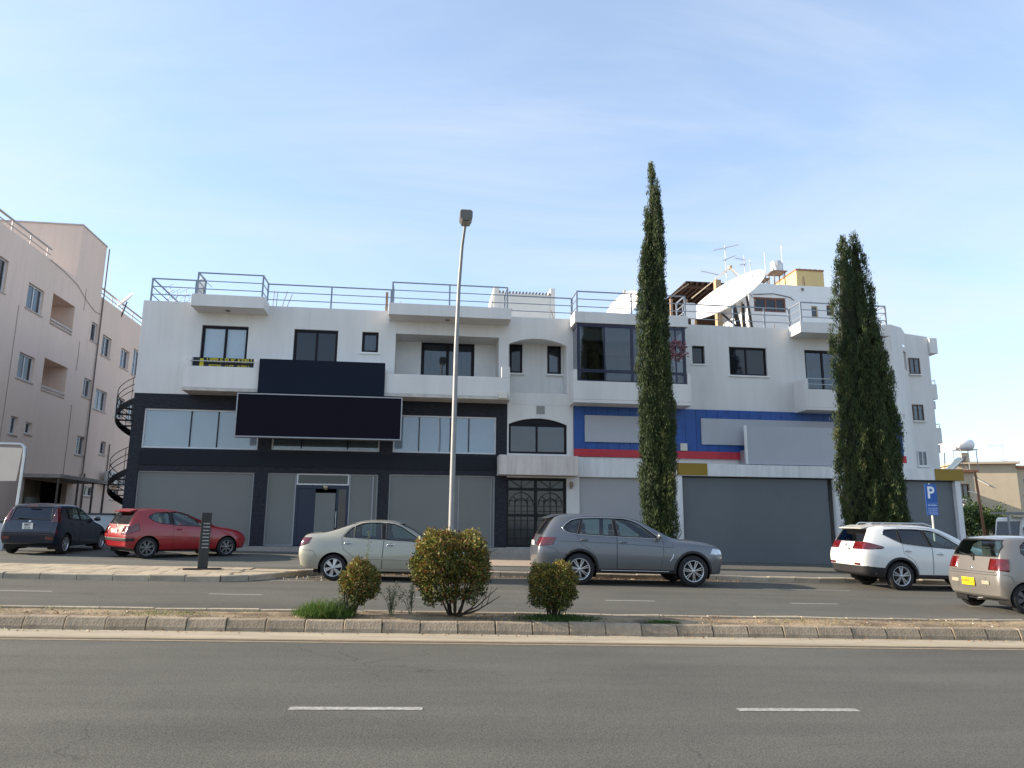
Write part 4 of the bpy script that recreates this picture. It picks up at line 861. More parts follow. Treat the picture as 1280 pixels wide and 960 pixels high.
# dark blue small MPV
CARS['mpv'] = dict(pillars=[[(.80, 1.42), (.90, 1.42), (.93, 1.03), (.84, 1.03)], [(.10, 1.40), (.16, 1.405), (.16, 1.06), (.12, 1.06)]], wb=2.60, roh=.72, foh=.77, W=1.69, H=1.55, rad=.305, tw=.185, arch=.36, rim=('fat', 6, ALLOY), paint=paint('dark_blue_paint', (0.006, 0.012, 0.028), .1, .25),
    st=[st(-.66, -.71, -.60, -.44, .68, .76, .74, .60, .34, .46, .66, 1.02, 1.44, 1.47), st(-.56, -.58, -.48, -.28, .78, .83, .80, .64, .26, .40, .68, 1.04, 1.48, 1.52),
        st(0, 0, 0, 0, .80, .85, .81, .64, .22, .38, .68, 1.02, 1.50, 1.56), st(.8, .8, .8, .8, .80, .845, .80, .63, .22, .38, .68, 1.0, 1.50, 1.57),
        st(1.5, 1.5, 1.48, 1.32, .80, .845, .80, .58, .22, .38, .68, .98, 1.43, 1.49), st(2.05, 2.05, 2.05, 2.22, .80, .845, .79, .64, .22, .38, .68, .96, .99, 1.04),
        st(2.6, 2.6, 2.6, 2.62, .80, .84, .76, .54, .24, .40, .66, .88, .93, .96), st(3.08, 3.12, 3.06, 3.02, .72, .78, .70, .46, .26, .40, .60, .76, .82, .84), st(3.26, 3.32, 3.26, 3.2, .52, .58, .52, .36, .28, .40, .56, .70, .74, .76)],
    win=[([(-.18, 1.16), (-.10, 1.36), (.10, 1.40), (.12, 1.06), (.0, 1.08)], CARGD, None), ([(.16, 1.405), (.80, 1.42), (.84, 1.03), (.16, 1.06)], CARG, 0), ([(.90, 1.42), (1.15, 1.40), (1.40, 1.30), (1.65, 1.16), (1.92, 1.0), (.93, 1.03)], CARG, 1)],
    doors=[([(.14, 1.45), (.84, 1.47), (.87, 1.0), (.86, .30), (.55, .30), (.48, .55), (.30, .72), (.12, .9)], (.28, .92)), ([(.86, 1.47), (1.18, 1.45), (1.46, 1.34), (1.70, 1.19), (2.0, .99), (2.0, .7), (1.94, .30), (.87, .30), (.89, 1.0)], (1.05, .90))],
    mirror=(1.80, 1.0), rearwin=[(-.58, 1.04), (.58, 1.04), (.53, 1.42), (-.53, 1.42)], rearglass=CARGD, screen=[(-.62, 1.05), (.62, 1.05), (.53, 1.42), (-.53, 1.42)],
    lamps=[('tail_light', REDL, [((-.36, 0, 1.2), (1, 0, -.45)), ((0, -.615, 1.25), (0, 1, .12)), ((0, 0, 1.44), (0, 0, 1)), ((0, 0, .98), (0, 0, -1))])],
    lampbox={'tail_light': (-.8, -.1, .5, .9, 1.55)},
    seams=[(0, -1, [(-.66, .70), (.66, .70)]), (0, -1, [(-.66, .70), (-.70, .98)]), (0, -1, [(.66, .70), (.70, .98)])],
    strips=[('bumper_step', MATS['dark_blue_paint'], .025, 0, -1, -.004, [(-.72, .66), (.72, .66)])], floor=.42, dash=1.0, seats=(.35, 1.2))
def ex_b(root, c):
    plate(root, c.hitx(0.02, .84, -1, .015), PLATEW, ['MBY', 'E1A'], .30, .19, R(-5)); emblem(root, c, .985, .035); wiper(root, c, 0, 1.06, .38, 1.08)
    MB().tube([(-.2, 0, 1.54), (-.36, 0, 1.78)], .006, 5).build('aerial', RUBB, root)
    for y in (-.62, .62): p = c.hitx(y, .50, -1, .006); MB().box(-.01, .006, -.11, .11, -.045, .045).build('fog_lamp', REDL, root).location = p
    MB().box(-.58, -.56, -.16, .16, 1.43, 1.465).build('brake_lamp', REDL, root)
CARS['mpv']['extra'] = ex_b
# ------------------------------------------------------------------ ground, roads, kerbs
def sheet(name, s0, s1, t0, t1, z, mat, ns=1, nt=1, fn=None, kind='structure', parent=None):
    vs = []; fs = []
    for j in range(nt+1):
        for i in range(ns+1):
            s = s0+(s1-s0)*i/ns; t = t0+(t1-t0)*j/nt; vs.append((s, t, z+(fn(s, t) if fn else 0)))
    for j in range(nt):
        for i in range(ns): a = j*(ns+1)+i; fs.append((a, a+1, a+ns+2, a+ns+1))
    o = MB().add(vs, fs, bool(fn)).build(name, mat, parent, fixn=False)
    if parent is None: o.matrix_world = RM
    if kind and parent is None: o['kind'] = kind
    return o

def asphalt(name, base=0.052, warm=1.0, tracks=()):
    m = bpy.data.materials.new(name); m.use_nodes = True; MATS[name] = m
    n, l = m.node_tree.nodes, m.node_tree.links; b = n['Principled BSDF']; b.inputs['Roughness'].default_value = 0.82; b.inputs['Specular IOR Level'].default_value = 0.35
    t = n.new('ShaderNodeTexCoord'); co = t.outputs['Object']
    def noise(sc, det=4, vec=co, rough=.6):
        q = n.new('ShaderNodeTexNoise'); q.inputs['Scale'].default_value = sc; q.inputs['Detail'].default_value = det; q.inputs['Roughness'].default_value = rough; l.new(vec, q.inputs[0]); return q.outputs[0]
    mpn = n.new('ShaderNodeMapping'); mpn.inputs['Scale'].default_value = (.10, .9, 1); l.new(co, mpn.inputs[0])
    lanes = noise(1.6, 5, mpn.outputs[0]); big = noise(.35, 6); fine = noise(75, 3, rough=.75); vor = n.new('ShaderNodeTexVoronoi'); vor.inputs['Scale'].default_value = 55; l.new(co, vor.inputs[0])
    def mr(v, a, c, d, e):
        q = n.new('ShaderNodeMapRange'); q.inputs[1].default_value = a; q.inputs[2].default_value = c; q.inputs[3].default_value = d; q.inputs[4].default_value = e; l.new(v, q.inputs[0]); return q.outputs[0]
    def mul(a, c):
        q = n.new('ShaderNodeMath'); q.operation = 'MULTIPLY'; l.new(a, q.inputs[0]); l.new(c, q.inputs[1]); return q.outputs[0]
    v = mul(mul(mr(lanes, .3, .7, .84, 1.14), mr(big, .3, .7, .84, 1.14)), mul(mr(fine, .28, .72, .40, 1.65), mr(vor.outputs['Distance'], .0, .6, .66, 1.24)))
    # sparse hairline cracks and small dark oil spots
    wv = n.new('ShaderNodeVectorMath'); wv.operation = 'MULTIPLY_ADD'; wn = n.new('ShaderNodeTexNoise'); wn.inputs['Scale'].default_value = 1.3; wn.inputs['Detail'].default_value = 6; l.new(co, wn.inputs[0]); l.new(wn.outputs['Color'], wv.inputs[0]); wv.inputs[1].default_value = (1.1, 1.1, 0); l.new(co, wv.inputs[2])
    ve = n.new('ShaderNodeTexVoronoi'); ve.feature = 'DISTANCE_TO_EDGE'; ve.inputs['Scale'].default_value = .33; l.new(wv.outputs[0], ve.inputs[0])
    ck = mr(ve.outputs['Distance'], .0, .004, .62, 1.0); msk = mr(noise(.21, 2), .50, .60, 1.0, 0.0); mxx = n.new('ShaderNodeMath'); mxx.operation = 'MAXIMUM'; l.new(ck, mxx.inputs[0]); l.new(msk, mxx.inputs[1])
    sp_ = mr(noise(2.3, 3), .68, .76, 1.0, .74); v = mul(v, mul(mxx.outputs[0], sp_))
    hs = n.new('ShaderNodeMix'); hs.data_type = 'RGBA'; hs.blend_type = 'MULTIPLY'; hs.inputs[0].default_value = 1
    hs.inputs[6].default_value = (base*1.04*warm, base*1.01, base*.85/warm, 1); cc = n.new('ShaderNodeCombineColor'); [l.new(v, cc.inputs[i]) for i in range(3)]; l.new(cc.outputs[0], hs.inputs[7]); l.new(hs.outputs[2], b.inputs['Base Color'])
    bp = n.new('ShaderNodeBump'); bp.inputs['Strength'].default_value = .55; bp.inputs['Distance'].default_value = .012; l.new(fine, bp.inputs['Height']); l.new(bp.outputs[0], b.inputs['Normal'])
    return m
ASPH = asphalt('road_asphalt', .076, 1.02); ASPH2 = asphalt('far_asphalt', .076, 1.02); LOT = asphalt('car_park_asphalt', .090, .97)
DIRT = M('dusty_ground', (0.20, 0.165, 0.12), 0.95, var=0.25, vs=1.5, bump=0.5, bs=25)
SOIL = M('median_soil', (0.15, 0.105, 0.066), 0.95, var=0.45, vs=2.2, bump=0.8, bs=30, col2=(0.25, 0.19, 0.115))
KERB = M('kerb_concrete', (0.285, 0.228, 0.16), 0.9, var=0.30, vs=5, bump=0.5, bs=35, piece=.14)
KERB2 = M('pale_kerb_concrete', (0.36, 0.305, 0.225), 0.9, var=0.26, vs=3, bump=0.3, bs=40, piece=.15)
DUST = M('dusty_gutter_concrete', (0.33, 0.282, 0.205), 0.95, var=0.25, vs=3.5, bump=0.25, bs=40, stretch=(.25, 2, 1))
YLINE = M('worn_yellow_line', (0.26, 0.20, 0.125), 0.85, var=0.35, vs=9, stretch=(.6, 3, 1)); WLINE = M('worn_white_line', (0.15, 0.145, 0.13), 0.85, var=0.0, vs=22, bump=.1, col2=(.44, .425, .385))
PAVE = M('sandy_paving', (0.35, 0.29, 0.205), 0.9, var=0.14, vs=2.2, bump=0.2, bs=40, piece=.12); PINKP = M('pinkish_paving', (0.33, 0.26, 0.20), 0.9, var=0.15, vs=3, bump=0.2, bs=40)

sheet('ground', -350, 350, -60, 400, -.06, DIRT, 14, 40, lambda s, t: -max(0, t-60)*K_)
sheet('near_road', -140, 140, -14, 10.12, 0, ASPH); sheet('far_road', -140, 140, 11.9, 21.0, 0, ASPH2)
sheet('gutter', -140, 140, 10.124, 10.75, .002, DUST)
for t0, w in ((9.86, .075), (10.03, .075)): sheet('yellow_line', -140, 140, t0, t0+w, .004, YLINE)
for k in range(-4, 6): sheet('lane_marking', -1.22+3.84*k, -.12+3.84*k, 6.60, 6.70, .004, WLINE)
for k in range(-7, 9): sheet('lane_marking', -4.48+3.92*k, -3.45+3.92*k, 15.26, 15.36, .004, WLINE)
for s0, s1 in ((-6.4, -5.0), (-4.2, -3.0), (8.1, 10.4)): sheet('edge_marking', s0, s1, 18.5, 18.58, .004, WLINE)
for (s, t, w, h) in ((-2.5, 8.9, .5, .02), (2.6, 8.1, .12, .1), (.6, 9.1, .1, .08), (3.0, 7.2, .25, .03)): pass

def hump(s, t):
    e = min(1, max(0, (t-10.9)/.25))*min(1, max(0, (11.9-t)/.25))
    return .05*e*(math.sin(s*1.7+t*3)+math.sin(s*.63+1)*.8+math.sin(s*4.1-t*7)*.35)*.5+.02*e
sheet('median_soil', -60, 60, 10.83, 11.92, .115, SOIL, 480, 10, hump)

def kerbline(name, pts, step, prof, mat, gap=.012, jitter=.006):
    """kerb stones laid along a path of (s, t) points; prof = (offset across, height) outline, shared mesh"""
    e = empty(name); e.matrix_world = RM; e['kind'] = 'structure'
    mb = MB(); L_ = step-gap; n = len(prof)
    mb.prism(prof, -L_/2, L_/2, 'x'); first = mb.build('kerb_stone', mat, e, .008); me = first.data; k = 0
    for (s0, t0), (s1, t1) in zip(pts, pts[1:]):
        d = math.hypot(s1-s0, t1-t0); m = max(1, round(d/step)); a = math.atan2(t1-t0, s1-s0)
        for i in range(m):
            f = (i+.5)/m; o = first if k == 0 else meshobj('kerb_stone', me, e)
            if k: b = o.modifiers.new('bevel', 'BEVEL'); b.width = .008; b.segments = 1
            o.location = (s0+(s1-s0)*f, t0+(t1-t0)*f, rnd.uniform(-jitter, jitter)); o.rotation_euler = (rnd.uniform(-.03, .03), rnd.uniform(-.02, .02), a+rnd.uniform(-.02, .02)); o.scale = (d/m/step, 1, 1); k += 1
    return e
kerbline('median_kerb', [(-13.3, 10.75), (13.3, 10.75)], .52, [(-.07, -.05), (-.055, .05), (-.01, .145), (.01, .16), (.09, .162), (.10, .15), (.10, -.05)], KERB)
kerbline('median_kerb', [(-14.3, 11.92), (14.3, 11.92)], .78, [(-.05, -.05), (-.05, .15), (.03, .15), (.05, .13), (.06, -.05)], KERB2)
kerbline('pavement_kerb', [(-19, 17.85), (-5.0, 17.9), (-4.5, 18.3), (-4.1, 19.0), (-3.7, 19.9), (-3.35, 20.5), (-2.8, 20.9), (-2.2, 21.0), (24, 21.0)], .78, [(-.06, -.05), (-.05, .115), (-.03, .135), (.10, .14), (.10, -.05)], KERB2)
# pavements
MB().prism([(-60, 17.98), (-5.05, 18.02), (-4.6, 18.4), (-4.2, 19.1), (-3.8, 20.0), (-3.45, 20.6), (-60, 20.6)], .05, .118, 'z').build('pavement_bed', PAVE, None).matrix_world = RM
bpy.data.objects['pavement_bed']['kind'] = 'structure'
pv = empty('pavement'); pv.matrix_world = RM; pv['kind'] = 'structure'
sl_ = MB().box(-.25, .25, -.253, .253, -.03, .0); first = sl_.build('paving_slab', PAVE, pv, .006); k = 0
for j in range(5):
    for i in range(22):
        s = -4.9-.515*i-.25-(.12*(j % 2)); t = 18.29+.515*j
        o = first if k == 0 else meshobj('paving_slab', first.data, pv)
        if k: b = o.modifiers.new('bevel', 'BEVEL'); b.width = .006; b.segments = 1
        o.location = (s, t, .137+rnd.uniform(-.004, .004)); o.rotation_euler = (rnd.uniform(-.006, .006), rnd.uniform(-.006, .006), rnd.uniform(-.01, .01)); k += 1
sheet('car_park', -60, -2.9, 20.61, 40, .126, LOT, 1, 6, lambda s, t: .012*max(0, t-23))
sheet('pavement_asphalt', -2.895, 60, 21.09, 23.3, .128, LOT); sheet('pavement_asphalt', 4.2, 60, 23.304, 34, .13, LOT)
sheet('pavement_paving', -2.895, 4.195, 23.304, 28.9, .145, PINKP, 1, 6, lambda s, t: .03*max(0, t-24)/5)

# ------------------------------------------------------------------ plants
def leaf_mat(name, ramp, rough=.6, trans=.25):
    m = bpy.data.materials.new(name); m.use_nodes = True; MATS[name] = m
    n, l = m.node_tree.nodes, m.node_tree.links; b = n['Principled BSDF']; b.inputs['Roughness'].default_value = rough; b.inputs['Specular IOR Level'].default_value = .3
    at = n.new('ShaderNodeAttribute'); at.attribute_name = 'tint'; r = n.new('ShaderNodeValToRGB')
    while len(r.color_ramp.elements) < len(ramp): r.color_ramp.elements.new(.5)
    for e, (p, c) in zip(r.color_ramp.elements, ramp): e.position = p; e.color = (*c, 1)
    l.new(at.outputs['Fac'], r.inputs[0]); l.new(r.outputs[0], b.inputs['Base Color'])
    tr = n.new('ShaderNodeBsdfTranslucent'); l.new(r.outputs[0], tr.inputs[0]); mi = n.new('ShaderNodeMixShader'); mi.inputs[0].default_value = trans
    l.new(b.outputs[0], mi.inputs[1]); l.new(tr.outputs[0], mi.inputs[2]); l.new(mi.outputs[0], n['Material Output'].inputs[0]); return m
def leaves(name, C, D, ln, wd, tint, mat, parent, rs):
    """many small kite-shaped leaves: centres C, directions D"""
    n = len(C); D = D/np.linalg.norm(D, axis=1, keepdims=True); U = rs.normal(size=(n, 3)); S = np.cross(D, U); S /= np.linalg.norm(S, axis=1, keepdims=True)
    ln = np.broadcast_to(ln, n)[:, None]; wd = np.broadcast_to(wd, n)[:, None]
    V = np.stack([C-D*ln*.5, C+S*wd*.5-D*ln*.05, C+D*ln*.5, C-S*wd*.5-D*ln*.05], 1).reshape(-1, 3).astype(np.float32)
    me = bpy.data.meshes.new(name); me.vertices.add(4*n); me.vertices.foreach_set('co', V.ravel()); me.loops.add(4*n); me.loops.foreach_set('vertex_index', np.arange(4*n, dtype=np.int32))
    me.polygons.add(n); me.polygons.foreach_set('loop_start', np.arange(0, 4*n, 4, dtype=np.int32)); me.polygons.foreach_set('loop_total', np.full(n, 4, np.int32)); me.update()
    a = me.attributes.new('tint', 'FLOAT', 'FACE'); a.data.foreach_set('value', np.clip(tint, 0, 1).astype(np.float32)); me.materials.append(mat); me.validate()
    return meshobj(name, me, parent)
BARK = M('bark', (0.09, 0.065, 0.045), 0.95, var=0.35, vs=8, bump=0.6, bs=25, stretch=(3, 3, .5)); TWIG = M('dark_twig', (0.045, 0.032, 0.022), 0.9, var=0.3, vs=10)
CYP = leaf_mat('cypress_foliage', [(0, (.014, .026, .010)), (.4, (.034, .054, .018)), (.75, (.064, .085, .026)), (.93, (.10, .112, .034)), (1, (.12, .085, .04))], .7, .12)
CYPC = M('cypress_inner', (0.018, 0.022, 0.010), 0.95, var=0.4, vs=5)  # dark core, its colour stands in for shaded gaps between the sprays
def cypress(label, loc, plumes, seed, n_clump, trunk_h=1.6):
    """plumes: (dx, dy, z0, z1, [(f, radius), ...]) narrow spindles of upright sprays"""
    rs = np.random.RandomState(seed); root = tag(empty('cypress_tree', loc), label, 'tree', 'cypress trees in front of the building')
    zt = max(p[3] for p in plumes)
    MB().tube([(0, 0, -.3), (.02, 0, trunk_h), (0, .02, zt*.6), (0, 0, zt*.9)], [.20, .15, .08, .02], 10).build('trunk', BARK, root)
    Cs, Ds, Ls, Ws, Ts = [], [], [], [], []; core = MB()
    pr_ = random.Random(seed); big = max(plumes, key=lambda q: max(w for _, w in q[4])); extra = []
    for k in range(15):      # slender flames of foliage standing on the surface of the crown
        a = 2*math.pi*k/15+pr_.uniform(-.2, .2); f1 = pr_.uniform(.35, .95); zt_ = big[2]+(big[3]-big[2])*f1; wr = max(w for _, w in big[4])*(1.08-.62*f1**2); w = pr_.uniform(.13, .20)*(.6+.6*max(w for _, w in big[4]))
        extra.append((big[0]+wr*.86*math.cos(a), big[1]+wr*.86*math.sin(a), max(.5, zt_-pr_.uniform(2.5, 4.5)), zt_, [(0, w*.5), (.3, w), (.7, w*.75), (1, .03)]))
    for (dx, dy, z0, z1, prof) in list(plumes)+extra:
        po = pr_.uniform(-.16, .16)
        pf = np.array(prof); rad = lambda f: np.interp(f, pf[:, 0], pf[:, 1]); h = z1-z0
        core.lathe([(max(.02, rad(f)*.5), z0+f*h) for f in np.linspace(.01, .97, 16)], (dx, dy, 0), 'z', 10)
        nc = int(n_clump*h*(sum(pf[:, 1])/len(pf))*1.5)
        f = rs.rand(nc); w = rad(f); f = np.concatenate([f[rs.rand(nc) < np.clip(w/w.max(), .25, 1)]]); nc = len(f); a = rs.rand(nc)*2*math.pi
        lump = 1+.16*np.sin(a*3+f*h*1.3+seed)+.12*np.sin(a*5-f*h*2.1)+.05*rs.normal(size=nc); r = rad(f)*np.clip(lump*(.86+.22*rs.rand(nc)), .35, 1.35)
        cx, cy, cz = dx+r*np.cos(a), dy+r*np.sin(a), z0+f*h
        ct = po+rs.rand(nc)*.40+.20+.10*np.sin(a*3+f*h*1.3+seed)  # bulges lighter, hollows darker: light and dark clumps put into the tint
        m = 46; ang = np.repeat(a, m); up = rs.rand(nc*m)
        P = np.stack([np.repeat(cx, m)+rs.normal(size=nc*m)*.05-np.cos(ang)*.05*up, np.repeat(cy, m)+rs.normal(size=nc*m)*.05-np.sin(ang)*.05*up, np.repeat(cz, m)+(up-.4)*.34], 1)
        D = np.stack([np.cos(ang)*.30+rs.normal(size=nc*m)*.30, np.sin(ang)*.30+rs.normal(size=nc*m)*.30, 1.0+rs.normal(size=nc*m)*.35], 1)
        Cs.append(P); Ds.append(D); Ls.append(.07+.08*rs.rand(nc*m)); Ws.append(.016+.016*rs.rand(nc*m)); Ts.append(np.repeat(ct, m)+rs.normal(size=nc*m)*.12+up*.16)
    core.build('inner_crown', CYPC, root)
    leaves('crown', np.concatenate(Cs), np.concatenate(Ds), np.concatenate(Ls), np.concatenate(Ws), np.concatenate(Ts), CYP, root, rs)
    return root
q = spt(7.12, 24, 0)
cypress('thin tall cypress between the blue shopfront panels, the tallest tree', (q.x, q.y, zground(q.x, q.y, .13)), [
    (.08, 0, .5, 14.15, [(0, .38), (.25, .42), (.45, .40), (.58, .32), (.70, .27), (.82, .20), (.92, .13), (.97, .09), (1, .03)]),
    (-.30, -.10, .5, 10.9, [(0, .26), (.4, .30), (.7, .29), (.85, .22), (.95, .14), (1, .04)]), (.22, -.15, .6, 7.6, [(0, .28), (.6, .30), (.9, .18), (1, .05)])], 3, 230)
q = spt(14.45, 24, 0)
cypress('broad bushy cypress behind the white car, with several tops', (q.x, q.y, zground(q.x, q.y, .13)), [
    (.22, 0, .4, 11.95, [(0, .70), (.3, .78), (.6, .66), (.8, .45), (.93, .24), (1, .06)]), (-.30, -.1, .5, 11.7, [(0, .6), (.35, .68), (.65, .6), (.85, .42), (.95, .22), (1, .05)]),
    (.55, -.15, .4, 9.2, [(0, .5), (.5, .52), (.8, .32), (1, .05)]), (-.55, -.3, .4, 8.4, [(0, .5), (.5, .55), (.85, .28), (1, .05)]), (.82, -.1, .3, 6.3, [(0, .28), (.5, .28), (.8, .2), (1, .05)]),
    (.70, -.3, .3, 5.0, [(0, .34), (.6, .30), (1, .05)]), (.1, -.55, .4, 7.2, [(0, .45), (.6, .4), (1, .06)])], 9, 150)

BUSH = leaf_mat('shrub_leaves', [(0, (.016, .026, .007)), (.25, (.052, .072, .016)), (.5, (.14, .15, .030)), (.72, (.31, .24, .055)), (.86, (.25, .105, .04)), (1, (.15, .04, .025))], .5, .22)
def shrub(label, s, t, z, w, d, h, zc, seed, n, lean=0.0, hole=0.0, red=0.0, size=.05, boxy=2.6, low=.3, dark=0.0):
    """twiggy shrub: trunk stems spreading from the base into a clipped crown full of small leaves"""
    rs = np.random.RandomState(seed); root = tag(empty('shrub'), label, 'shrub', 'shrubs on the median'); p = spt(s, t, z); root.location = p
    bm = MB()
    for i in range(13):
        a = rs.rand()*2*math.pi; k = .25+.7*rs.rand(); tip = (lean*.9+math.cos(a)*w*.46*k, math.sin(a)*d*.45*k, zc+(rs.rand()-.35)*h*.55)
        b0 = (math.cos(a)*.09*rs.rand()+lean*.2, math.sin(a)*.07*rs.rand(), -.05); mid = (lean*.4+math.cos(a)*w*.26*k, math.sin(a)*d*.26*k, zc*(.40+.2*rs.rand()))
        bm.tube([b0, mid, tip], [.017, .012, .004], 6)
        for j in range(3):
            f = .4+.5*rs.rand(); q = [m_+(t_-m_)*f for m_, t_ in zip(mid, tip)]
            bm.tube([q, (q[0]+rs.normal()*w*.12, q[1]+rs.normal()*d*.12, q[2]+abs(rs.normal())*h*.14)], [.008, .003], 5)
    if hole > .35:      # bare branches sticking out low on the right
        for dx, dz in ((.62, .30), (.50, .22), (.58, .42), (.40, .34)): bm.tube([(.02, -.1, .0), (dx*.5, -.25, dz*.35), (dx, -.32, dz)], [.014, .010, .004], 6); bm.tube([(dx*.7, -.28, dz*.6), (dx*.8, -.36, dz+.14)], [.006, .003], 5)
    bm.build('stems', TWIG, root)
    g = rs.normal(size=(n*3, 3)); g /= np.linalg.norm(g, axis=1, keepdims=True); e = boxy
    g /= (np.abs(g)**e).sum(1, keepdims=True)**(1/e)          # superellipsoid: clipped but soft
    r = 1-np.abs(rs.normal(size=(n*3, 1)))*.17; lump = 1+.07*np.sin(g[:, :1]*6+seed)+.06*np.sin(g[:, 2:]*9+g[:, 1:2]*5)+.05*rs.normal(size=(n*3, 1))+.05*np.sin(g[:, :1]*13+g[:, 2:]*7+seed*2)
    P = g*r*lump*np.array([w/2, d/2, h/2]); und = (P[:, 2] < -h*.22) & (rs.rand(n*3) < low+hole*(P[:, 0] > -w*.22)); P = P[~und][:n]; gg = g[~und][:n]; n = len(P)
    cl = np.sin(P[:, 0]*23/w+seed)*np.sin(P[:, 1]*19/d+1)*np.sin(P[:, 2]*21/h+2)
    tint = .33-dark+.17*cl+.19*rs.normal(size=n)+.34*np.clip(P[:, 2]/h+.05, -.3, .5); rd = (rs.rand(n) < red*(.5+1.3*(np.sin(P[:, 0]*9+seed)*np.sin(P[:, 2]*8+1) > -.1))); tint[rd] = .80+.2*rs.rand(rd.sum())  # lower leaves darker: crown shading put into the tint; tops yellower by themselves
    P = P+np.array([lean, 0, zc]); D = gg*.8+rs.normal(size=(n, 3))*.6+np.array([0, 0, .35])
    leaves('foliage', P, D, size*(.5+.8*rs.rand(n)), size*.62*(.5+.7*rs.rand(n)), tint, BUSH, root, rs)
    return root
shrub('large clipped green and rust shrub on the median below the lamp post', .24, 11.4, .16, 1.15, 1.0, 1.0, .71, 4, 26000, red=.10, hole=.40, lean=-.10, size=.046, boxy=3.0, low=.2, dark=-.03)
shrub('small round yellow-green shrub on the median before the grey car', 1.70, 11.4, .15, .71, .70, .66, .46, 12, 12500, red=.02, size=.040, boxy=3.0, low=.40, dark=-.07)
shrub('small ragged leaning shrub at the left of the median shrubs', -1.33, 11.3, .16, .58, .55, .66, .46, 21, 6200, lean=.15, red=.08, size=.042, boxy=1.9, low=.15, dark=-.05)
GRASS = leaf_mat('grass_blades', [(0, (.03, .07, .012)), (.4, (.07, .14, .02)), (.7, (.20, .19, .06)), (1, (.36, .28, .14))], .6, .3)
def blades(name, label, s0, s1, t0, t1, z, n, hmin, hmax, tint, seed, spread=.35, wd=.006, weight=None):
    rs = np.random.RandomState(seed); s = s0+(s1-s0)*rs.rand(n); t = t0+(t1-t0)*rs.rand(n)
    if weight: k = rs.rand(n) < weight(s, t); s, t = s[k], t[k]; n = len(s)
    h = hmin+(hmax-hmin)*rs.rand(n)*(weight(s, t)*.9+.1 if weight else 1); D = np.stack([rs.normal(size=n)*spread, rs.normal(size=n)*spread, np.ones(n)], 1); D /= np.linalg.norm(D, axis=1, keepdims=True)
    o = leaves(name, np.stack([s, t, np.full(n, z)], 1)+D*h[:, None]*.45, D, h, wd, tint+.15*rs.normal(size=n), GRASS, None, rs); o.matrix_world = RM; o['kind'] = 'stuff'
    if label: o['label'] = label; o['category'] = 'grass'
    return o
dome = lambda c, r: (lambda s, t: np.clip(1.1-((s-c[0])/r[0])**2-((t-c[1])/r[1])**2, 0, 1))
blades('grass', 'bright green grass tuft on the median beside the leaning shrub', -2.25, -1.15, 10.9, 11.6, .14, 6200, .10, .34, .30, 31, .45, .008, dome((-1.64, 11.2), (.46, .34)))
blades('grass', 'low weeds under the round yellow-green shrub', 1.0, 2.5, 10.92, 11.7, .14, 3000, .04, .13, .12, 32, .6, .010, dome((1.75, 11.25), (.7, .35)))
blades('grass', 'small green weed at the kerb right of the round shrub', 2.95, 3.65, 10.9, 11.15, .14, 900, .03, .09, .15, 33, .6, .010, dome((3.25, 11.0), (.3, .12)))
blades('dry_grass', 'dry straw grass scattered over the median soil', -12, 12, 10.9, 11.8, .14, 5200, .02, .07, .85, 34, .9, .006, lambda s, t: .25+.75*(np.sin(s*1.9)*np.sin(s*.7+1) > .1))
blades('grass', 'thin green patches on the left median soil', -7.5, -2.6, 10.95, 11.7, .14, 2600, .02, .07, .40, 35, .8, .006, lambda s, t: 1.0*(np.sin(s*2.3+1)*np.sin(t*6) > .25))
WISP = leaf_mat('wispy_weed_leaves', [(0, (.07, .10, .05)), (1, (.20, .22, .14))], .7, .3)
def weed(label, s, t, h, n, seed, spread, stalks):
    rs = np.random.RandomState(seed); root = tag(empty('weed'), label, 'weed'); root.location = spt(s, t, .14); mb = MB(); P = []
    for i in range(stalks):
        tip = np.array([rs.normal()*spread, rs.normal()*spread*.6, h*(.65+.4*rs.rand())]); mb.tube([(0, 0, -.03), tuple(tip*np.array([.3, .3, .5])), tuple(tip)], [.006, .004, .002], 5)
        for j in range(n): f = .25+.75*rs.rand(); P.append(tip*f*np.array([f, f, 1])+rs.normal(size=3)*.018)
    mb.build('stalk', M('weed_stalk', (.12, .13, .06), .8), root); P = np.array(P)
    leaves('leaf_sprays', P, rs.normal(size=(len(P), 3))+np.array([0, 0, .5]), .035, .014, rs.rand(len(P)), WISP, root, rs); return root
weed('tall thin weed stalk rising behind the leaning shrub', -1.12, 11.5, 1.25, 60, 5, .07, 2)
weed('pale wispy weed between the leaning shrub and the large shrub', -.70, 11.25, .46, 45, 6, .16, 9)
weed('dry brownish scrub at the foot of the leaning shrub', -1.42, 11.2, .30, 40, 15, .16, 14)
weed('pale wispy weed close by the left side of the large shrub', -.42, 11.45, .55, 40, 8, .13, 7)
LITT = leaf_mat('fallen_leaves', [(0, (.16, .07, .035)), (.5, (.26, .16, .08)), (.8, (.45, .40, .30)), (1, (.6, .58, .54))], .8, .1)
def litter(name, s0, s1, t0, t1, z, n, seed, size=.04, tint=.3):
    rs = np.random.RandomState(seed); P = np.stack([s0+(s1-s0)*rs.rand(n), t0+(t1-t0)*rs.rand(n)**1.0, z+.012*rs.rand(n)], 1); D = rs.normal(size=(n, 3)); D[:, 2] *= .25
    o = leaves(name, P, D, size*(.5+rs.rand(n)), size*.6, tint+.28*rs.normal(size=n), LITT, None, rs); o.matrix_world = RM; o['kind'] = 'stuff'; return o
litter('leaf_litter', -2.5, 8.5, 20.55, 20.93, .012, 1500, 41); litter('leaf_litter', -13, 13, 10.5, 10.68, .01, 420, 42, .03, .35); litter('leaf_litter', -5.2, -2.6, 18.6, 20.3, .01, 160, 43, .06, .75); litter('leaf_litter', -8, 9, 10.95, 11.8, .15, 900, 44, .03, .3)

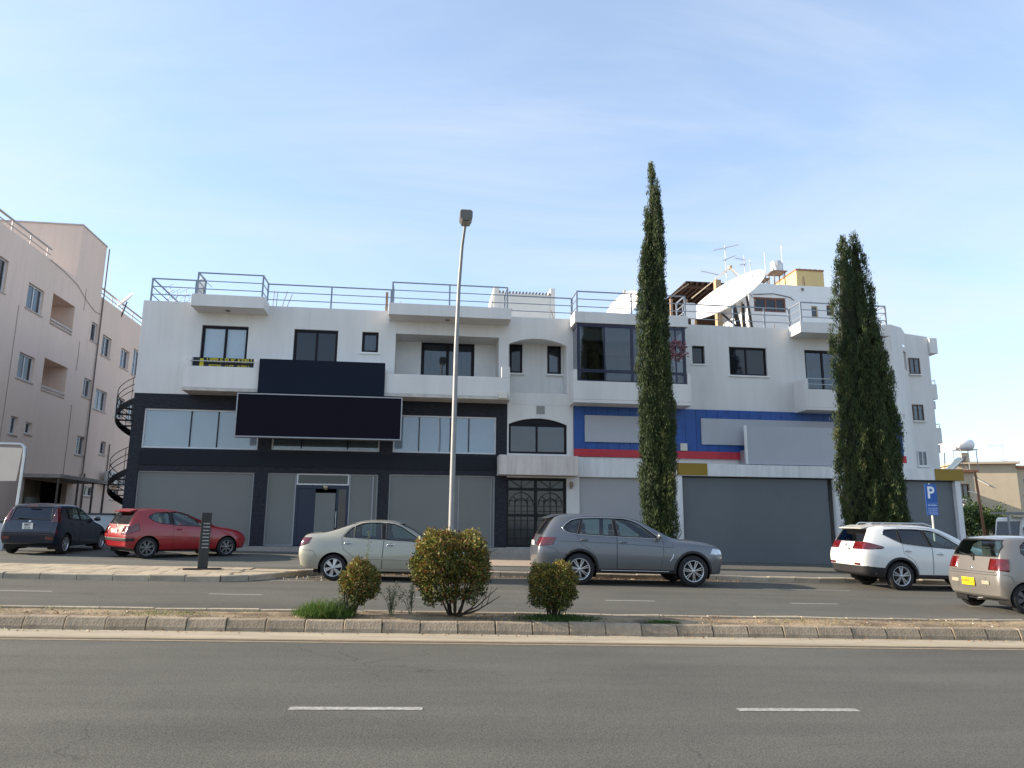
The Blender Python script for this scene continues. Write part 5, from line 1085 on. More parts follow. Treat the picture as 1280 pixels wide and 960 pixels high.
# ------------------------------------------------------------------ street furniture
def lamp_post():
    q = spt(.27, 21.5, .13); e = tag(empty('street_lamp', (q.x, q.y, q.z)), 'tall grey street lamp with a single head behind the largest shrub', 'street lamp')
    z = 10.15; GAL = M('galvanised_steel', (.25, .25, .245), .55, .4, var=.12, vs=3)
    MB().tube([(0, 0, 0), (0, 0, 1.5), (.02, 0, 6.5), (.06, -.03, 8.4), (.12, -.25, 9.6), (.18, -.62, z)], [.085, .082, .066, .054, .046, .042], 14).build('pole', GAL, e)
    MB().lathe([(.17, 0), (.17, .03), (.13, .05)], (0, 0, 0), 'z', 14).build('base_plate', GAL, e)
    MB().box(-.045, .045, -.125, -.10, .7, 1.2).build('access_door', GAL, e)
    hd = MB().prism([(-.10, -.02), (.10, -.02), (.19, .10), (.19, .28), (.14, .33), (-.14, .33), (-.19, .28), (-.19, .10)], -1.02, -.55).build('lamp_head', M('lamp_grey', (.13, .125, .11), .5, .3), e, .02)
    hd.location = (.18, 0, z-.04); MB().box(-.13, .13, -.97, -.62, -.035, -.015).build('lens', M('lamp_lens', (.32, .31, .26), .2), hd)
lamp_post()
# parking sign
q = spt(15.05, 21.7, .13); e = tag(empty('parking_sign', (q.x, q.y, q.z), R(2)), 'blue parking sign with a white P on a thin pole behind the white car', 'sign')
SB = M('sign_blue', (.008, .085, .34), .4, var=.08); SW = M('sign_white', (.78, .79, .80), .4)
MB().tube([(0, .03, 0), (0, .03, 2.85)], .03, 10).build('pole', M('pale_pole', (.55, .53, .46), .5), e)
pl = MB().box(-.20, .20, -.012, .0, 1.88, 2.84).build('sign_plate', SB, e, .004)
text_mesh('P', .50, 'letter', SW, pl, (-.015, -.015, 2.56), bold=.012, ext=.001)
mb = MB(); rs = random.Random(3)
for z in (2.18, 2.10, 2.04, 1.98, 1.925):
    x = -.15
    while x < .15: w = rs.uniform(.02, .055); mb.box(x, min(x+w, .17), -.0145, -.0125, z-.012, z+.012 if z < 2.15 else z+.03); x += w+.015
mb.build('small_print', M('sign_print', (.45, .55, .75), .5), pl); MB().box(-.175, .175, -.0145, -.0125, 2.25, 2.256).build('divider', MATS['sign_print'], pl)
# dark totem with white rows
q = spt(-5.98, 19.75, .14); e = tag(empty('totem_sign', (q.x, q.y, q.z), R(14)), 'dark metal totem with rows of white text by the red car', 'sign')
TT = M('totem_metal', (.035, .036, .035), .45, .4)
box('base_plate', TT, e, -.45, .45, -.22, .22, 0, .02); bd = box('panel', TT, e, -.12, .12, -.05, .05, .02, 1.40, .01)
for k in range(8): box('text_row', M('totem_print', (.30, .31, .30), .6, var=.4, vs=30), bd, -.06, .095, -.056, -.051, .52+k*.085, .545+k*.085)

# ------------------------------------------------------------------ the cars
def place(key, nm, label, s, t, z, rz=0.0, dy=0.0):
    o = build_car(nm, CARS[key]); tag(o, label, 'car', 'cars parked along the road'); street(o, s, t, z, rz); return o
place('suv', 'parked_car', 'grey metallic SUV with chrome window trim, in front of the thin cypress', 3.46, 19.70, .004)
place('saloon', 'parked_car', 'pale gold saloon parked half behind the largest median shrub', -2.60, 19.50, .004)
place('wsuv', 'parked_car', 'white SUV with roof rails in front of the broad cypress', 12.0, 19.70, .004)
place('mini', 'parked_car', 'beige-silver small hatchback with a yellow number plate, cut by the right edge', 11.45, 14.75, .004)
def place_w(key, label, x, y, h, off):
    """x, y: where the right rear wheel stands; h: heading in the world"""
    sp = CARS[key]; hh = R(h); l = Vector((-math.sin(hh), math.cos(hh))); cx, cy = x+l.x*(sp['W']/2-.12), y+l.y*(sp['W']/2-.12)
    s = cx*math.cos(RA)+cy*math.sin(RA); t = -cx*math.sin(RA)+cy*math.cos(RA)
    return place(key, 'parked_car', label, s, t, off, hh-RA)
place_w('red', 'red three door hatchback on the car park at the left, nose towards the shop', -7.98, 23.7, 43, .14)
place_w('mpv', 'dark blue small family car seen from behind at the left edge', -10.88, 25.0, 89.5, .15)
# ------------------------------------------------------------------ spiral stair at the left end of the building
IRON = M('black_stair_steel', (.012, .011, .012), .5, .3, var=.3)
e = tag(empty('spiral_staircase', (-11.86, 33.0, .75)), 'black steel spiral staircase in the gap left of the building', 'staircase')
MB().tube([(0, 0, 0), (0, 0, 7.4)], .07, 10).build('column', IRON, e)
RS, PITCHZ, PH = .93, 2.95, R(-95)
def hx(a, r, z): return (r*math.cos(a), r*math.sin(a), z)
N_ = 32; mb = MB(); rl = MB()
for k in range(1, N_):
    a = PH+2*math.pi*k*PITCHZ/PITCHZ/14; z = k*PITCHZ/14
    if z > 6.5: break
    MB().prism([(0, -.08), (RS, -.16), (RS, .16), (0, .08)], -.02, .02, 'z').build('tread', IRON, e)
    o = e.children[-1]; o.location = (0, 0, z); o.rotation_euler = (0, 0, a)
pts = [(PH+2*math.pi*i/48, i*PITCHZ/48) for i in range(0, 106)]
vs = []
for a, z in pts: vs += [hx(a, RS, z-.12), hx(a, RS, z+.16), hx(a, RS+.02, z-.12), hx(a, RS+.02, z+.16)]
fs = []
for i in range(len(pts)-1):
    b, c = 4*i, 4*i+4; fs += [(b, b+1, c+1, c), (b+2, c+2, c+3, b+3), (b+1, b+3, c+3, c+1), (b, c, c+2, b+2)]
MB().add(vs, fs).build('stringer', IRON, e)
for dz in (1.05, .75, .5): MB().tube([hx(a, RS+.02, z+dz) for a, z in pts], .016, 6).build('handrail', IRON, e)
for i in range(0, 106, 8): a, z = pts[i]; MB().tube([hx(a, RS+.01, z), hx(a, RS+.02, z+1.05)], .012, 5).build('baluster', IRON, e)

# ------------------------------------------------------------------ pink apartment building at the left (its own frame: x runs away from the road, -y faces right)
PINK = M('pink_render', (.74, .585, .48), .92, var=.06, vs=.45, bump=.12, bs=35, stretch=(1, 1, .4), col2=(.72, .555, .47), streak=.2)
P_ = tag(empty('pink_apartment_building', (-16.9, 0, 0), R(90)), 'pink rendered apartment building at the left edge of the street', 'building')
PW = [(29.7, 31.05, 10.85, 12.2), (32.75, 34.1, 10.78, 11.9), (39.1, 39.85, 10.98, 11.95), (40.55, 41.7, 10.55, 11.65), (43.1, 44.3, 10.45, 11.55), (44.9, 46.1, 10.4, 11.95),
      (32.8, 34.1, 7.72, 8.82), (39.0, 39.9, 8.03, 8.97), (40.5, 41.9, 7.62, 8.7), (43.2, 44.4, 7.6, 8.75), (45.0, 46.2, 7.6, 8.9),
      (32.8, 33.4, 5.33, 6.08), (34.05, 34.6, 5.5, 6.0), (39.0, 39.95, 5.08, 6.02), (41.8, 42.5, 5.36, 6.07), (40.3, 41.6, 3.1, 3.58), (43.9, 44.9, 3.05, 3.6)]
PR = [(34.9, 37.1, 10.62, 12.1), (34.9, 37.15, 7.5, 9.05)]
wallobj('wall', PINK, P_, 29.5, 47, .5, 13.5, 0, .25, PW+PR+[(34.6, 38.6, .6, 3.6)])
box('front_wall', PINK, P_, 29.5, 29.75, .252, 12, .5, 13.5); box('back_wall', PINK, P_, 46.75, 47, .252, 12, .5, 13.5); box('far_wall', PINK, P_, 29.76, 46.74, 11.8, 12, .5, 13.5)
box('roof', MATS['roof_screed'], P_, 29.76, 46.74, .252, 11.79, 13.0, 13.2); box('inner_wall', DARKIN, P_, 29.76, 46.74, 1.6, 1.7, .5, 12.99)
box('stair_tower', PINK, P_, 36.9, 39.8, .012, 5.5, 13.2, 16.25); box('tower_coping', M('coping_grey', (.45, .40, .36), .9), P_, 36.86, 39.84, -.02, 5.54, 16.252, 16.32)
for k, h in enumerate(PW):
    small = h[1]-h[0] < .8
    window(P_, *h, .10, () if small else ((h[0]+h[1])/2,), .06, WHITEF, SMOKE if k % 3 else DGLASS, CURT if k % 3 else None)
    MB().box(h[0]-.08, h[1]+.08, -.035, .0-.002, h[2]-.07, h[2]-.003).build('sill', M('pink_sill', (.47, .39, .34), .9), P_)
for h in PR:
    box('balcony_back', PINK, P_, h[0]-.1, h[1]+.1, 1.3, 1.4, h[2]-.2, h[3]+.2); box('balcony_floor', PINK, P_, h[0], h[1], .252, 1.298, h[2]-.15, h[2]-.002); box('balcony_ceiling', PINK, P_, h[0], h[1], .252, 1.298, h[3]+.002, h[3]+.15)
    for x in (h[0], h[1]): box('balcony_side', PINK, P_, x-.1 if x == h[0] else x+.002, x-.002 if x == h[0] else x+.1, .252, 1.298, h[2]-.2, h[3]+.2)
    MB().bar((h[0]+.01, -.02, h[2]+.25), (h[1]-.01, -.02, h[2]+.25), .05, .07).bar((h[0]+.01, -.02, h[2]+.1), (h[1]-.01, -.02, h[2]+.1), .03, .05).build('balcony_rail', M('pale_rail', (.52, .47, .43), .6), P_)
PIPE = M('drain_pipe', (.13, .105, .09), .7)
MB().tube([(39.95, -.06, 16.2), (39.95, -.06, 4.2), (39.5, -.06, 3.75), (38.6, -.06, 3.7)], .035, 8).build('drain_pipe', PIPE, P_)
MB().tube([(40.25, -.05, 4.2), (40.25, -.05, .6)], .04, 8).build('drain_pipe', PIPE, P_)
MB().tube([(42.9, -.05, 6.0), (42.9, -.05, 4.4), (42.7, -.05, .8)], .03, 6).build('drain_pipe', PIPE, P_)
cab = [(36.9-i*.35, -.03, 13.48-.02*math.sin(i)) for i in range(0, 8)]
MB().tube([(34.2, -.03, 13.45), (35.6, -.03, 13.38), (37.0, -.03, 13.2), (38.2, -.03, 12.75), (39.2, -.03, 12.5), (39.9, -.03, 12.55)], .011, 5).build('cable', PIPE, P_)
for x, z0, z1 in ((32.2, 3.8, 10.7), (38.0, 3.8, 7.4), (38.0, 9.1, 10.6), (38.0, 12.2, 13.3)): MB().tube([(x, -.012, z0), (x+.03, -.012, (z0+z1)/2), (x, -.012, z1)], .012, 5).build('cable', M('thin_cable', (.33, .26, .22), .8), P_)
def proofrail(x0, x1):
    o = MB().tube([(x0, .1, 14.02), (x1, .1, 14.02)], .05, 8).tube([(x0, .1, 13.75), (x1, .1, 13.75)], .03, 6).build('roof_railing', M('pale_steel_rail', (.40, .37, .36), .45, .5), P_)
    x = x0
    while x <= x1: MB().tube([(x, .1, 13.5), (x, .1, 14.0)], .025, 6).build('post', MATS['pale_steel_rail'], o); x += 1.5
proofrail(29.6, 34.4); proofrail(39.9, 46.9)
# porch
po = box('porch_roof', M('porch_concrete', (.38, .33, .29), .9, var=.2), P_, 34.2, 39.2, -1.6, -.002, 3.62, 3.78)
for x in (34.3, 36.2, 37.8, 39.1): MB().tube([(x, -1.5, .5), (x, -1.5, 3.62)], .05, 8).build('porch_post', PIPE, P_)
box('porch_wall', M('ochre_wall', (.42, .32, .22), .9, var=.2), P_, 34.6, 38.6, 1.2, 1.3, .5, 3.7); box('porch_door', WHITEF, P_, 37.2, 38.3, 1.1, 1.19, .6, 2.9)
# air conditioners hung on the wall
def ac(x, z, lab):
    q = tag(empty('air_conditioner', (-16.9+.38, x, z)), lab, 'air conditioner', 'air conditioners on the pink wall'); A_ = MATS['ac_white']
    box('casing', A_, q, -.17, .17, -.42, .42, -.33, .33, .02); MB().lathe([(0, .175), (.24, .175), (.26, .172)], (0, -.08, 0), 'x', 20).build('fan_grille', M('ac_grille', (.12, .12, .12), .6), q)
    MB().box(-.36, -.172, -.35, -.31, -.40, -.34).box(-.36, -.172, .31, .35, -.40, -.34).build('bracket', PIPE, q)
ac(42.7, 4.15, 'grey air conditioner on the pink wall, left one of the pair'); ac(44.2, 4.1, 'grey air conditioner on the pink wall, right one by the spiral stair')
# low walls of the car park
def lowwall(x0, x1, y, z0, z1, lab):
    o = tag(empty('low_wall', ((x0+x1)/2, y, z0)), lab, 'wall'); w = (x1-x0)/2
    box('wall_body', M('bluish_white_paint', (.50, .53, .56), .9, var=.15, bump=.1), o, -w, w, -.1, .1, -.3, z1-z0); box('coping', M('dark_coping', (.06, .06, .065), .8), o, -w, w, -.13, .13, z1-z0+.002, z1-z0+.07)
lowwall(-13.0, -11.45, 30.4, .6, 2.0, 'short white wall with dark coping between the dark blue car and the red car'); lowwall(-24, -13.25, 26.4, .5, 1.66, 'low bluish white wall left of the dark blue car')
# billboard at the left edge
e = tag(empty('billboard', (-14.75, 29.0, .55)), 'pale cream billboard in a grey steel frame above the dark blue car', 'billboard')
MB().tube([(.42, 0, 0), (.46, 0, 3.5), (.44, 0, 3.85), (.3, 0, 3.95), (-3.0, 0, 4.0)], .065, 10).build('frame', M('bright_steel', (.55, .54, .53), .3, .7), e)
MB().tube([(-2.9, 0, 0), (-2.9, 0, 4.0)], .065, 10).build('frame_post', MATS['bright_steel'], e)
MB().prism([(-2.75, 2.55), (.30, 2.62), (.38, 3.82), (-2.75, 3.86)], -.03, .03).build('panel', M('cream_sheet', (.74, .62, .50), .8, var=.05), e)
MB().box(-2.5, -.9, .2, .6, .6, 2.4).build('meter_cabinet', M('cabinet_grey', (.30, .31, .33), .6), e)

# ------------------------------------------------------------------ things on the roofs
ST = M('stair_house_render', (.70, .68, .63), .9, var=.05, bump=.1)
e = tag(empty('stair_house', (4.75, 33.0, 9.8)), 'white roof stair house behind the railing near the middle', 'building')
box('wall', ST, e, -1.2, 1.24, 0, 2.6, 0, 2.72); box('corner_pier', ST, e, -1.45, -1.203, -.05, 2.6, 0, 3.02); box('corner_pier', ST, e, 1.243, 1.45, -.05, 2.6, 0, 3.05)
MB().prism([(-1.70, 1.4), (-1.453, 3.0), (-1.453, 0), (-1.75, 0)], 0, 2.4).build('sloping_wall', ST, e)
rf = MB()
for i in range(16): rf.tube([(-1.18+i*.158, -.08, 2.77), (-1.18+i*.158, 2.6, 2.80)], .045, 6)
rf.build('corrugated_roof', M('corrugated_sheet', (.20, .17, .15), .7, var=.3), e)
# penthouse flat
PB = M('penthouse_render', (.74, .74, .73), .9, var=.04, bump=.1)
e = tag(empty('penthouse', (18.9, 34.0, 9.8)), 'white penthouse flat on the roof behind the big dish', 'building')
PH_ = [(-2.25, -.54, 2.73, 3.5), (.83, 1.18, 2.58, 3.15), (1.66, 2.06, 2.68, 3.22)]
wallobj('wall', PB, e, -2.4, 2.5, 0, 4.22, 0, .2, PH_)
box('wall', PB, e, -2.4, -2.2, .202, 5, 0, 4.2); box('wall', PB, e, 2.3, 2.5, .202, 5, 0, 4.0); box('roof', PB, e, -2.19, 2.29, .202, 5, 3.7, 3.9); box('inner_wall', DARKIN, e, -2.19, 2.29, 1.2, 1.3, 0, 3.69)
RBF = M('red_brown_frame', (.20, .075, .04), .5, var=.2)
window(e, *PH_[0], .06, (-1.6, -1.05), .08, RBF, DGLASS); window(e, *PH_[1], .08, (), .05, M('ochre_frame', (.40, .28, .12), .6), SMOKE, M('blue_curtain', (.16, .20, .30), .9)); window(e, *PH_[2], .08, (), .06, RBF, DGLASS)
box('flue', M('flue_grey', (.10, .10, .10), .6), e, .35, .45, -.08, .0, 3.05+.9, 3.95+.12); MB().tube([(-2.3, -.03, 3.6), (-1.2, -.03, 3.7), (-.3, -.03, 3.55), (-.1, -.03, 3.4)], .02, 5).build('cable', PIPE, e)
box('low_wall', PB, e, -1.55, 1.2, -2.8, -2.6, 0, .95)
YW = M('yellow_render', (.62, .47, .22), .9, var=.06, bump=.1)
e = tag(empty('roof_tower', (22.1, 38, 9.8)), 'pale yellow lift tower above the penthouse', 'tower')
box('wall', YW, e, -.82, .86, 0, 3.2, 0, 6.6); rt = MB()
for i in range(11): rt.box(-.86+i*.16, -.73+i*.16, -.06, 3.25, 6.605, 6.68+.015*(i % 2))
rt.build('roof_tiles', M('brown_tile', (.28, .15, .09), .85, var=.3), e); MB().tube([(-.42, -.03, 6.2), (-.38, -.03, 5.2)], .04, 6).tube([(.0, -.03, 5.6), (.0, -.03, 5.2)], .04, 6).build('vent_slot', PIPE, e)
GALV = M('tank_metal', (.58, .58, .56), .4, .4, var=.1)
def tank(x, z, r, h, lab):
    q = tag(empty('water_tank', (x, 36, z)), lab, 'water tank', 'water tanks on the roof'); MB().lathe([(0, 0), (r, 0), (r*1.02, .04), (r, .08), (r, h*.5), (r*1.02, h*.53), (r, h*.56), (r, h-.06), (r*.9, h), (r*.3, h+.05), (0, h+.05)], (0, 0, 0), 'z', 24).build('drum', GALV, q)
    st_ = MB()
    for dx in (-r, r):
        for dy in (-r, r): st_.tube([(dx, dy, -1.2-(z-15.2)), (dx, dy, 0)], .03, 6)
    st_.box(-r-.1, r+.1, -r-.1, r+.1, -.06, -.002).build('stand', M('rusty_stand', (.20, .13, .09), .8, var=.3), q)
tank(19.03, 15.42, .30, .62, 'upright grey water tank by the yellow tower, the taller of the two'); tank(18.13, 14.97, .24, .46, 'small grey water tank left of the taller one')
# antennas
AL = M('antenna_metal', (.40, .40, .40), .4, .6)
def antenna(x, z0, z1, booms, lab, y=36):
    q = tag(empty('tv_antenna', (x, y, z0)), lab, 'antenna', 'television antennas on the roof'); MB().tube([(0, 0, -.6), (0, 0, z1-z0)], .02, 6).build('mast', AL, q)
    for zb, xa, xb, za in booms:
        MB().tube([(xa-x, 0, zb-z0), (xb-x, 0, za-z0)], .014, 5).build('boom', AL, q)
        el = MB(); n = max(4, int(abs(xb-xa)/.11))
        for i in range(n+1): f = i/n; xx = xa-x+(xb-xa)*f; zz = zb-z0+(za-zb)*f; el.tube([(xx, -.28+.1*f, zz), (xx, .28-.1*f, zz)], .006, 4)
        el.build('element', AL, q)
antenna(16.15, 14.7, 16.8, [(16.5, 15.5, 16.95, 16.9), (15.95, 16.0, 16.7, 16.25), (15.3, 16.0, 16.5, 15.6)], 'tallest antenna mast with three stacked aerials above the pergola')
antenna(15.54, 14.3, 15.15, [(15.28, 14.75, 15.7, 15.12)], 'small aerial left of the tallest antenna mast')
antenna(17.22, 15.1, 16.3, [(16.12, 16.7, 17.25, 16.05), (15.75, 16.95, 17.3, 15.82)], 'aerial with two crossbars right of the tallest antenna mast'); antenna(17.55, 15.1, 16.1, [], 'plain thin rod antenna just right of the one with two crossbars')
antenna(18.4, 14.9, 16.5, [], 'plain whip antenna beside the small water tank'); antenna(19.4, 15.6, 17.0, [], 'whip antenna standing over the taller water tank')
DW = M('dish_white', (.80, .79, .77), .45, var=.05)
def dish(loc, axis, rad, depth, lab, feed=True, mast=None):
    q = tag(empty('satellite_dish', loc), lab, 'satellite dish', 'satellite dishes on the roofs'); ax = Vector(axis).normalized(); rot = Vector((0, 0, 1)).rotation_difference(ax)
    prof = [(rad*i/14, depth*(i/14)**2) for i in range(15)]; back = [(rad*1.0, depth-.03)]+[(rad*i/14, depth*(i/14)**2-.035) for i in range(13, -1, -1)]
    o = MB().lathe(prof+back, (0, 0, 0), 'z', 48).build('reflector', DW, q); o.rotation_mode = 'QUATERNION'; o.rotation_quaternion = rot
    if feed:
        fz = rad*.85; mb = MB()
        for i in range(3): a = 2*math.pi*i/3+.5; mb.tube([(rad*.95*math.cos(a), rad*.95*math.sin(a), depth*.9), (0, 0, fz)], max(.012, rad*.012), 6)
        mb.lathe([(rad*.05, fz-.05), (rad*.06, fz+.1), (0, fz+.12)], (0, 0, 0), 'z', 10).build('feed_horn', M('feed_tan', (.40, .33, .24), .6), q); o2 = q.children[-1]; o2.rotation_mode = 'QUATERNION'; o2.rotation_quaternion = rot
    if mast:
        b = Vector(mast)-Vector(loc); mb = MB().tube([b, ax*-.08], max(.03, rad*.06), 8)
        if rad > 1: mb.bar(b+Vector((.0, 0, .05)), ax*-.3+Vector((.5, .2, .2)), .10).bar(b+Vector((.6, .2, 0)), ax*-.1+Vector((.7, 0, .5)), .08).bar(b+Vector((.3, -.3, .4)), ax*-.1+Vector((-.6, 0, -.5)), .08)
        mb.build('mount', M('dark_mount', (.05, .048, .045), .6, .3), q)
    return q
dish((14.42, 31.7, 12.22), (-.62, -.27, .73), 1.95, .42, 'huge white satellite dish tilted up behind the roof railing', True, (15.05, 31.8, 9.8))
dish((9.2, 31.6, 11.55), (-.75, -.45, .48), .95, .2, 'medium white satellite dish left of the thin cypress top', True, (9.5, 31.8, 9.8))
dish((-9.1, 30.6, 11.35), (-.8, .1, .3), .40, .08, 'small dish behind the left roof railing', True, (-9.0, 30.6, 9.8))
dish((-16.75, 42.6, 14.15), (-.6, -.5, .6), .62, .1, 'dish on the roof edge of the pink building', False, (-16.9, 42.6, 13.2))
e = tag(empty('white_panel', (11.93, 30.5, 9.8)), 'white upright board on the roof left of the huge dish', 'panel')
MB().prism([(-.27, 1.12), (.24, 1.12), (.26, 1.75), (.18, 1.84), (-.18, 1.84), (-.26, 1.75)], -.03, .03).build('board', DW, e); box('foot', DW, e, .0, .14, -.025, .025, 0, 1.118)
e = tag(empty('roof_antenna_rack', (-10.4, 31.2, 9.8)), 'tangle of thin aerials behind the left corner railing', 'antenna')
for k, (x, z) in enumerate(((-.3, 1.7), (.0, 1.5), (.35, 1.55), (.7, 1.3))):
    MB().tube([(x, 0, 0), (x+.15, 0, z)], .014, 5).build('rod', AL, e)
    for j in range(4): MB().tube([(x+.05*j-.12, 0, z-.25*j-.1), (x+.05*j+.25, 0, z-.25*j+.12)], .009, 5).build('crossbar', AL, e)
# pergola
WOOD = M('brown_timber', (.06, .033, .022), .8, var=.35, vs=5, stretch=(.5, 4, 4))  # timber darkened: the slats' shaded underside put into the colour
e = tag(empty('pergola', (14.5, 35, 9.8)), 'dark brown timber pergola behind the huge dish', 'pergola')
for x in (-1.85, -1.05, .6, 2.0):
    for y in (0, 3): MB().box(x-.06, x+.06, y-.06, y+.06, 0, 3.5).build('post', M('pale_timber', (.32, .23, .16), .8), e)
for y in (0, 3): MB().box(-1.2, 2.3, y-.07, y+.07, 4.15, 4.3).build('beam', WOOD, e)
for i in range(12): f = i/11; MB().bar((-1.1+3.3*f, -.3, 4.33), (-1.1+3.3*f, 3.4, 4.33), .12, .08).build('slat', WOOD, e)
for i in range(7): f = i/6; MB().bar((-2.05, -.3+3.6*f, 3.5), (-1.1, -.3+3.6*f, 4.32), .14, .06).build('slat', WOOD, e)
MB().bar((-2.0, -.3, 3.48), (-1.0, -.3, 4.25), .1, .06).build('beam', MATS['pale_timber'], e)
box('covering', M('dark_canopy', (.035, .025, .022), .95), e, -1.1, 2.3, -.25, 3.4, 4.385, 4.42); box('back_screen', M('dark_reed', (.06, .035, .025), .95, var=.3, vs=6, stretch=(6, 1, .4)), e, -2.0, 2.3, 3.42, 3.5, 0, 4.3)  # covering enlarged to keep the sun off the slats
box('brick_pier', M('tan_brick', (.40, .28, .17), .9, var=.25, vs=8), e, .22, .5, -.9, -.6, 0, 4.35)

# wreath hanging in the glazed balcony
e = tag(empty('wreath', (10.33, 28.0, 8.82)), 'pink flower wreath hanging in the glazed balcony beside the cypress', 'wreath'); rs = np.random.RandomState(2); n = 260; a = rs.rand(n)*2*math.pi; r = .26+.07*rs.normal(size=n)
leaves('petals', np.stack([r*np.cos(a), .02*rs.normal(size=n), r*np.sin(a)*1.15], 1), rs.normal(size=(n, 3)), .13, .10, rs.rand(n), leaf_mat('pink_petals', [(0, (.14, .03, .05)), (.5, (.36, .17, .20)), (1, (.55, .42, .42))], .7, .2), e, rs)

# ------------------------------------------------------------------ beyond the right end of the building
BEI = M('beige_render', (.50, .42, .305), .92, var=.07, bump=.1); TILE = M('clay_tile', (.42, .17, .09), .85, var=.25, vs=5)
def house(name, lab, loc, rz, w, d, h, wins, roof=True):
    e = tag(empty(name, loc, R(rz)), lab, 'house'); wallobj('wall', BEI, e, -w/2, w/2, -2, h, 0, .25, wins)
    box('side_wall', BEI, e, -w/2, -w/2+.25, .252, d, -2, h); box('side_wall', BEI, e, w/2-.25, w/2, .252, d, -2, h); box('back_wall', BEI, e, -w/2+.26, w/2-.26, d-.25, d, -2, h); box('roof', TILE if roof else BEI, e, -w/2-.15, w/2+.15, -.35, d+.1, h+.002, h+.16); box('inner_wall', DARKIN, e, -w/2+.26, w/2-.26, 1, 1.1, -2, h-.01)
    for q in wins: window(e, *q, .1, ((q[0]+q[1])/2,), .07, BRF, SMOKE, CURT); box('sill', SILL, e, q[0]-.1, q[1]+.1, -.08, -.002, q[2]-.1, q[2]-.01)
    return e
h1 = house('beige_house', 'beige house with a clay roof edge just right of the white building', (36.2, 46.5, 1.0), 0, 3.6, 9, 4.7, [(.6, 1.4, 2.9, 3.9), (.4, 1.3, .4, 1.5)])
bx = MB().box(.55, 1.25, -.35, -.02, 2.15, 2.55).build('air_conditioner', MATS['ac_white'], h1)
h2 = house('beige_house', 'beige house with a large plain sunlit side wall, behind the rusty pole', (42.3, 50.5, 1.2), -18, 4.2, 10, 5.5, [], False)
MB().tube([(-1.4, -.05, 5.4), (-1.0, -.05, 4.6), (.1, -.05, 3.9)], .05, 6).build('waste_pipe', M('white_pipe', (.7, .68, .62), .5), h2); box('canopy', TILE, h2, -1.9, -.4, -.7, -.002, 1.9, 2.05)
h3 = house('beige_house', 'beige house with a brown window at the right edge', (46.5, 50.0, 1.2), 0, 4.2, 9, 5.2, [(-1.6, -.8, 3.3, 4.4), (-1.5, -.6, 1.2, 2.1)])
# solar water heater on the nearest house
e = tag(empty('solar_water_heater', (38.7, 48, 5.86)), 'white solar water heater tank on a frame above the beige houses', 'water heater'); FR = M('heater_frame', (.28, .29, .30), .5, .4)
MB().lathe([(0, -.62), (.33, -.62), (.37, -.58), (.37, .58), (.33, .62), (0, .62)], (0, 0, 1.95), 'x', 20).build('tank', DW, e)
for x in (-.55, .62):
    for y in (-.4, .4): MB().tube([(x, y, 0), (x, y, 1.6)], .03, 6).build('leg', FR, e)
MB().box(-.65, .75, -.45, .45, 1.55, 1.59).build('platform', FR, e)
MB().prism([(-1.45, .05), (-1.40, .0), (-.2, 1.0), (-.25, 1.06)], -.45, .45).build('collector', M('collector_glass', (.10, .13, .15), .15, spec=.6), e)
MB().lathe([(.28, .4), (.28, 1.0), (.22, 1.05), (0, 1.05)], (.0, 0, .3), 'z', 16).build('cold_tank', M('beige_tank', (.58, .48, .33), .6), e)
dish((37.2, 48, 7.55), (-.4, -.8, .3), .42, .08, 'round dish beside the solar water heater', False, (37.2, 48.2, 5.8)); antenna(45.2, 6.9, 8.6, [(8.3, 44.0, 45.3, 8.3), (7.2, 44.9, 45.5, 7.1)], 'thin aerial on the roofs at the right edge', 52)
# trees, fence, pole, truck
GREEN = leaf_mat('garden_leaves', [(0, (.012, .026, .008)), (.4, (.03, .06, .015)), (.8, (.07, .11, .022)), (1, (.12, .15, .03))], .6, .2)
def tree(lab, x, y, z, w, h, zc, seed, n, base):
    rs = np.random.RandomState(seed); e = tag(empty('garden_tree', (x, y, z)), lab, 'tree', 'garden trees at the right'); MB().tube([(0, 0, -.3), (.05, 0, zc*.6), (0, 0, zc)], [.14, .10, .05], 8).build('trunk', BARK, e)
    c = rs.normal(size=(60, 3))*np.array([w*.26, w*.24, h*.22])+np.array([0, 0, zc]); k = rs.randint(0, 60, n); P = c[k]+rs.normal(size=(n, 3))*np.array([.2, .2, .18])
    leaves('crown', P, rs.normal(size=(n, 3))+np.array([0, 0, .4]), .15, .09, base+.3*(rs.rand(60)[k]-.5)+.12*rs.normal(size=n), GREEN, e, rs)
tree('dark green bushy tree in front of the beige houses, left of the rusty pole', 34.0, 43, .9, 2.3, 2.6, 1.6, 51, 5200, .25); tree('bright green bushy tree right of the rusty pole', 36.0, 43.5, 1.1, 2.6, 1.8, 1.4, 52, 5200, .72)
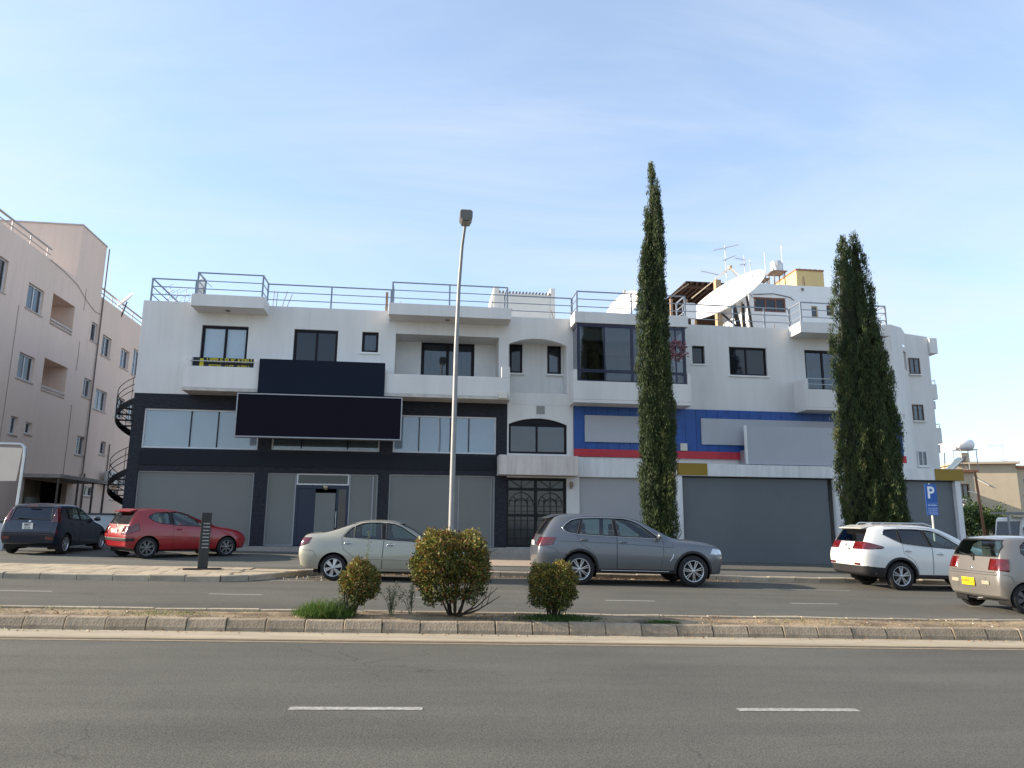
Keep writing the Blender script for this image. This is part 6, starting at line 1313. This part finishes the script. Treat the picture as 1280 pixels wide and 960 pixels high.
e = tag(empty('utility_pole', (33.0, 40.0, .3)), 'thin rust brown leaning pole before the beige houses', 'pole'); MB().tube([(.06, 0, -.3), (-.2, 0, 4.9)], [.085, .065], 8).build('shaft', M('rusty_pole', (.20, .10, .06), .9, var=.25), e); MB().bar((-.05, 0, 3.6), (-.75, 0, 3.72), .05).build('arm', MATS['white_pipe'], e)
e = tag(empty('wire_fence', (32.8, 39.0, .3)), 'low wire fence with posts before the garden trees', 'fence')
for i in range(9): MB().tube([(-3+i*.9, 0, -.3), (-3+i*.9, 0, 1.15)], .03, 6).build('post', FR, e)
for z in (.3, .6, .9, 1.12): MB().tube([(-3, 0, z), (4.2, 0, z)], .012, 4).build('wire', FR, e)
e = tag(empty('truck', (34.0, 38.4, .05), R(-90)), 'white truck cab at the right edge behind the beige-silver hatchback', 'truck'); TW = M('truck_white', (.72, .72, .69), .4)
cabm = MB().prism([(-.9, .6), (-.95, 1.35), (-.75, 2.35), (-.62, 2.45), (.9, 2.45), (.9, .6)], -.95, .95, 'x')
cabm.build('cab', TW, e, .03)
MB().prism([(-.975, 1.45), (-.80, 2.22), (-.78, 2.22), (-.955, 1.45)], -.8, .8, 'x').build('windscreen', DGLASS, e)
for sx in (-1, 1): MB().box(sx*.955-.006, sx*.955+.006, -.55, .25, 1.5, 2.25).build('side_window', DGLASS, e)
box('cargo_bed', TW, e, -.95, .95, 1.0, 4.0, .75, 1.2, .02)
for y in (-.1, 2.8):
    for sx in (-1, 1): MB().lathe([(0, -.12), (.3, -.12), (.42, -.10), (.42, .10), (.3, .12), (0, .12)], (sx*.85, y, .42), 'x', 20).build('wheel', TYRE, e)
for sx in (-1, 1): MB().box(sx*1.12-.06, sx*1.12+.06, -.85, -.78, 1.5, 1.9).build('mirror', RUBB, e)
e = tag(empty('shelter', (35.8, 37.6, .2)), 'flat roofed open shelter over the white truck', 'shelter'); box('roof', M('shelter_sheet', (.22, .23, .23), .6), e, -3.6, 4, -.6, .9, 2.46, 2.56)
for x in (-3.6, 0, 3.6): MB().tube([(x, -.4, -.4), (x, -.4, 2.46)], .05, 8).build('post', FR, e)
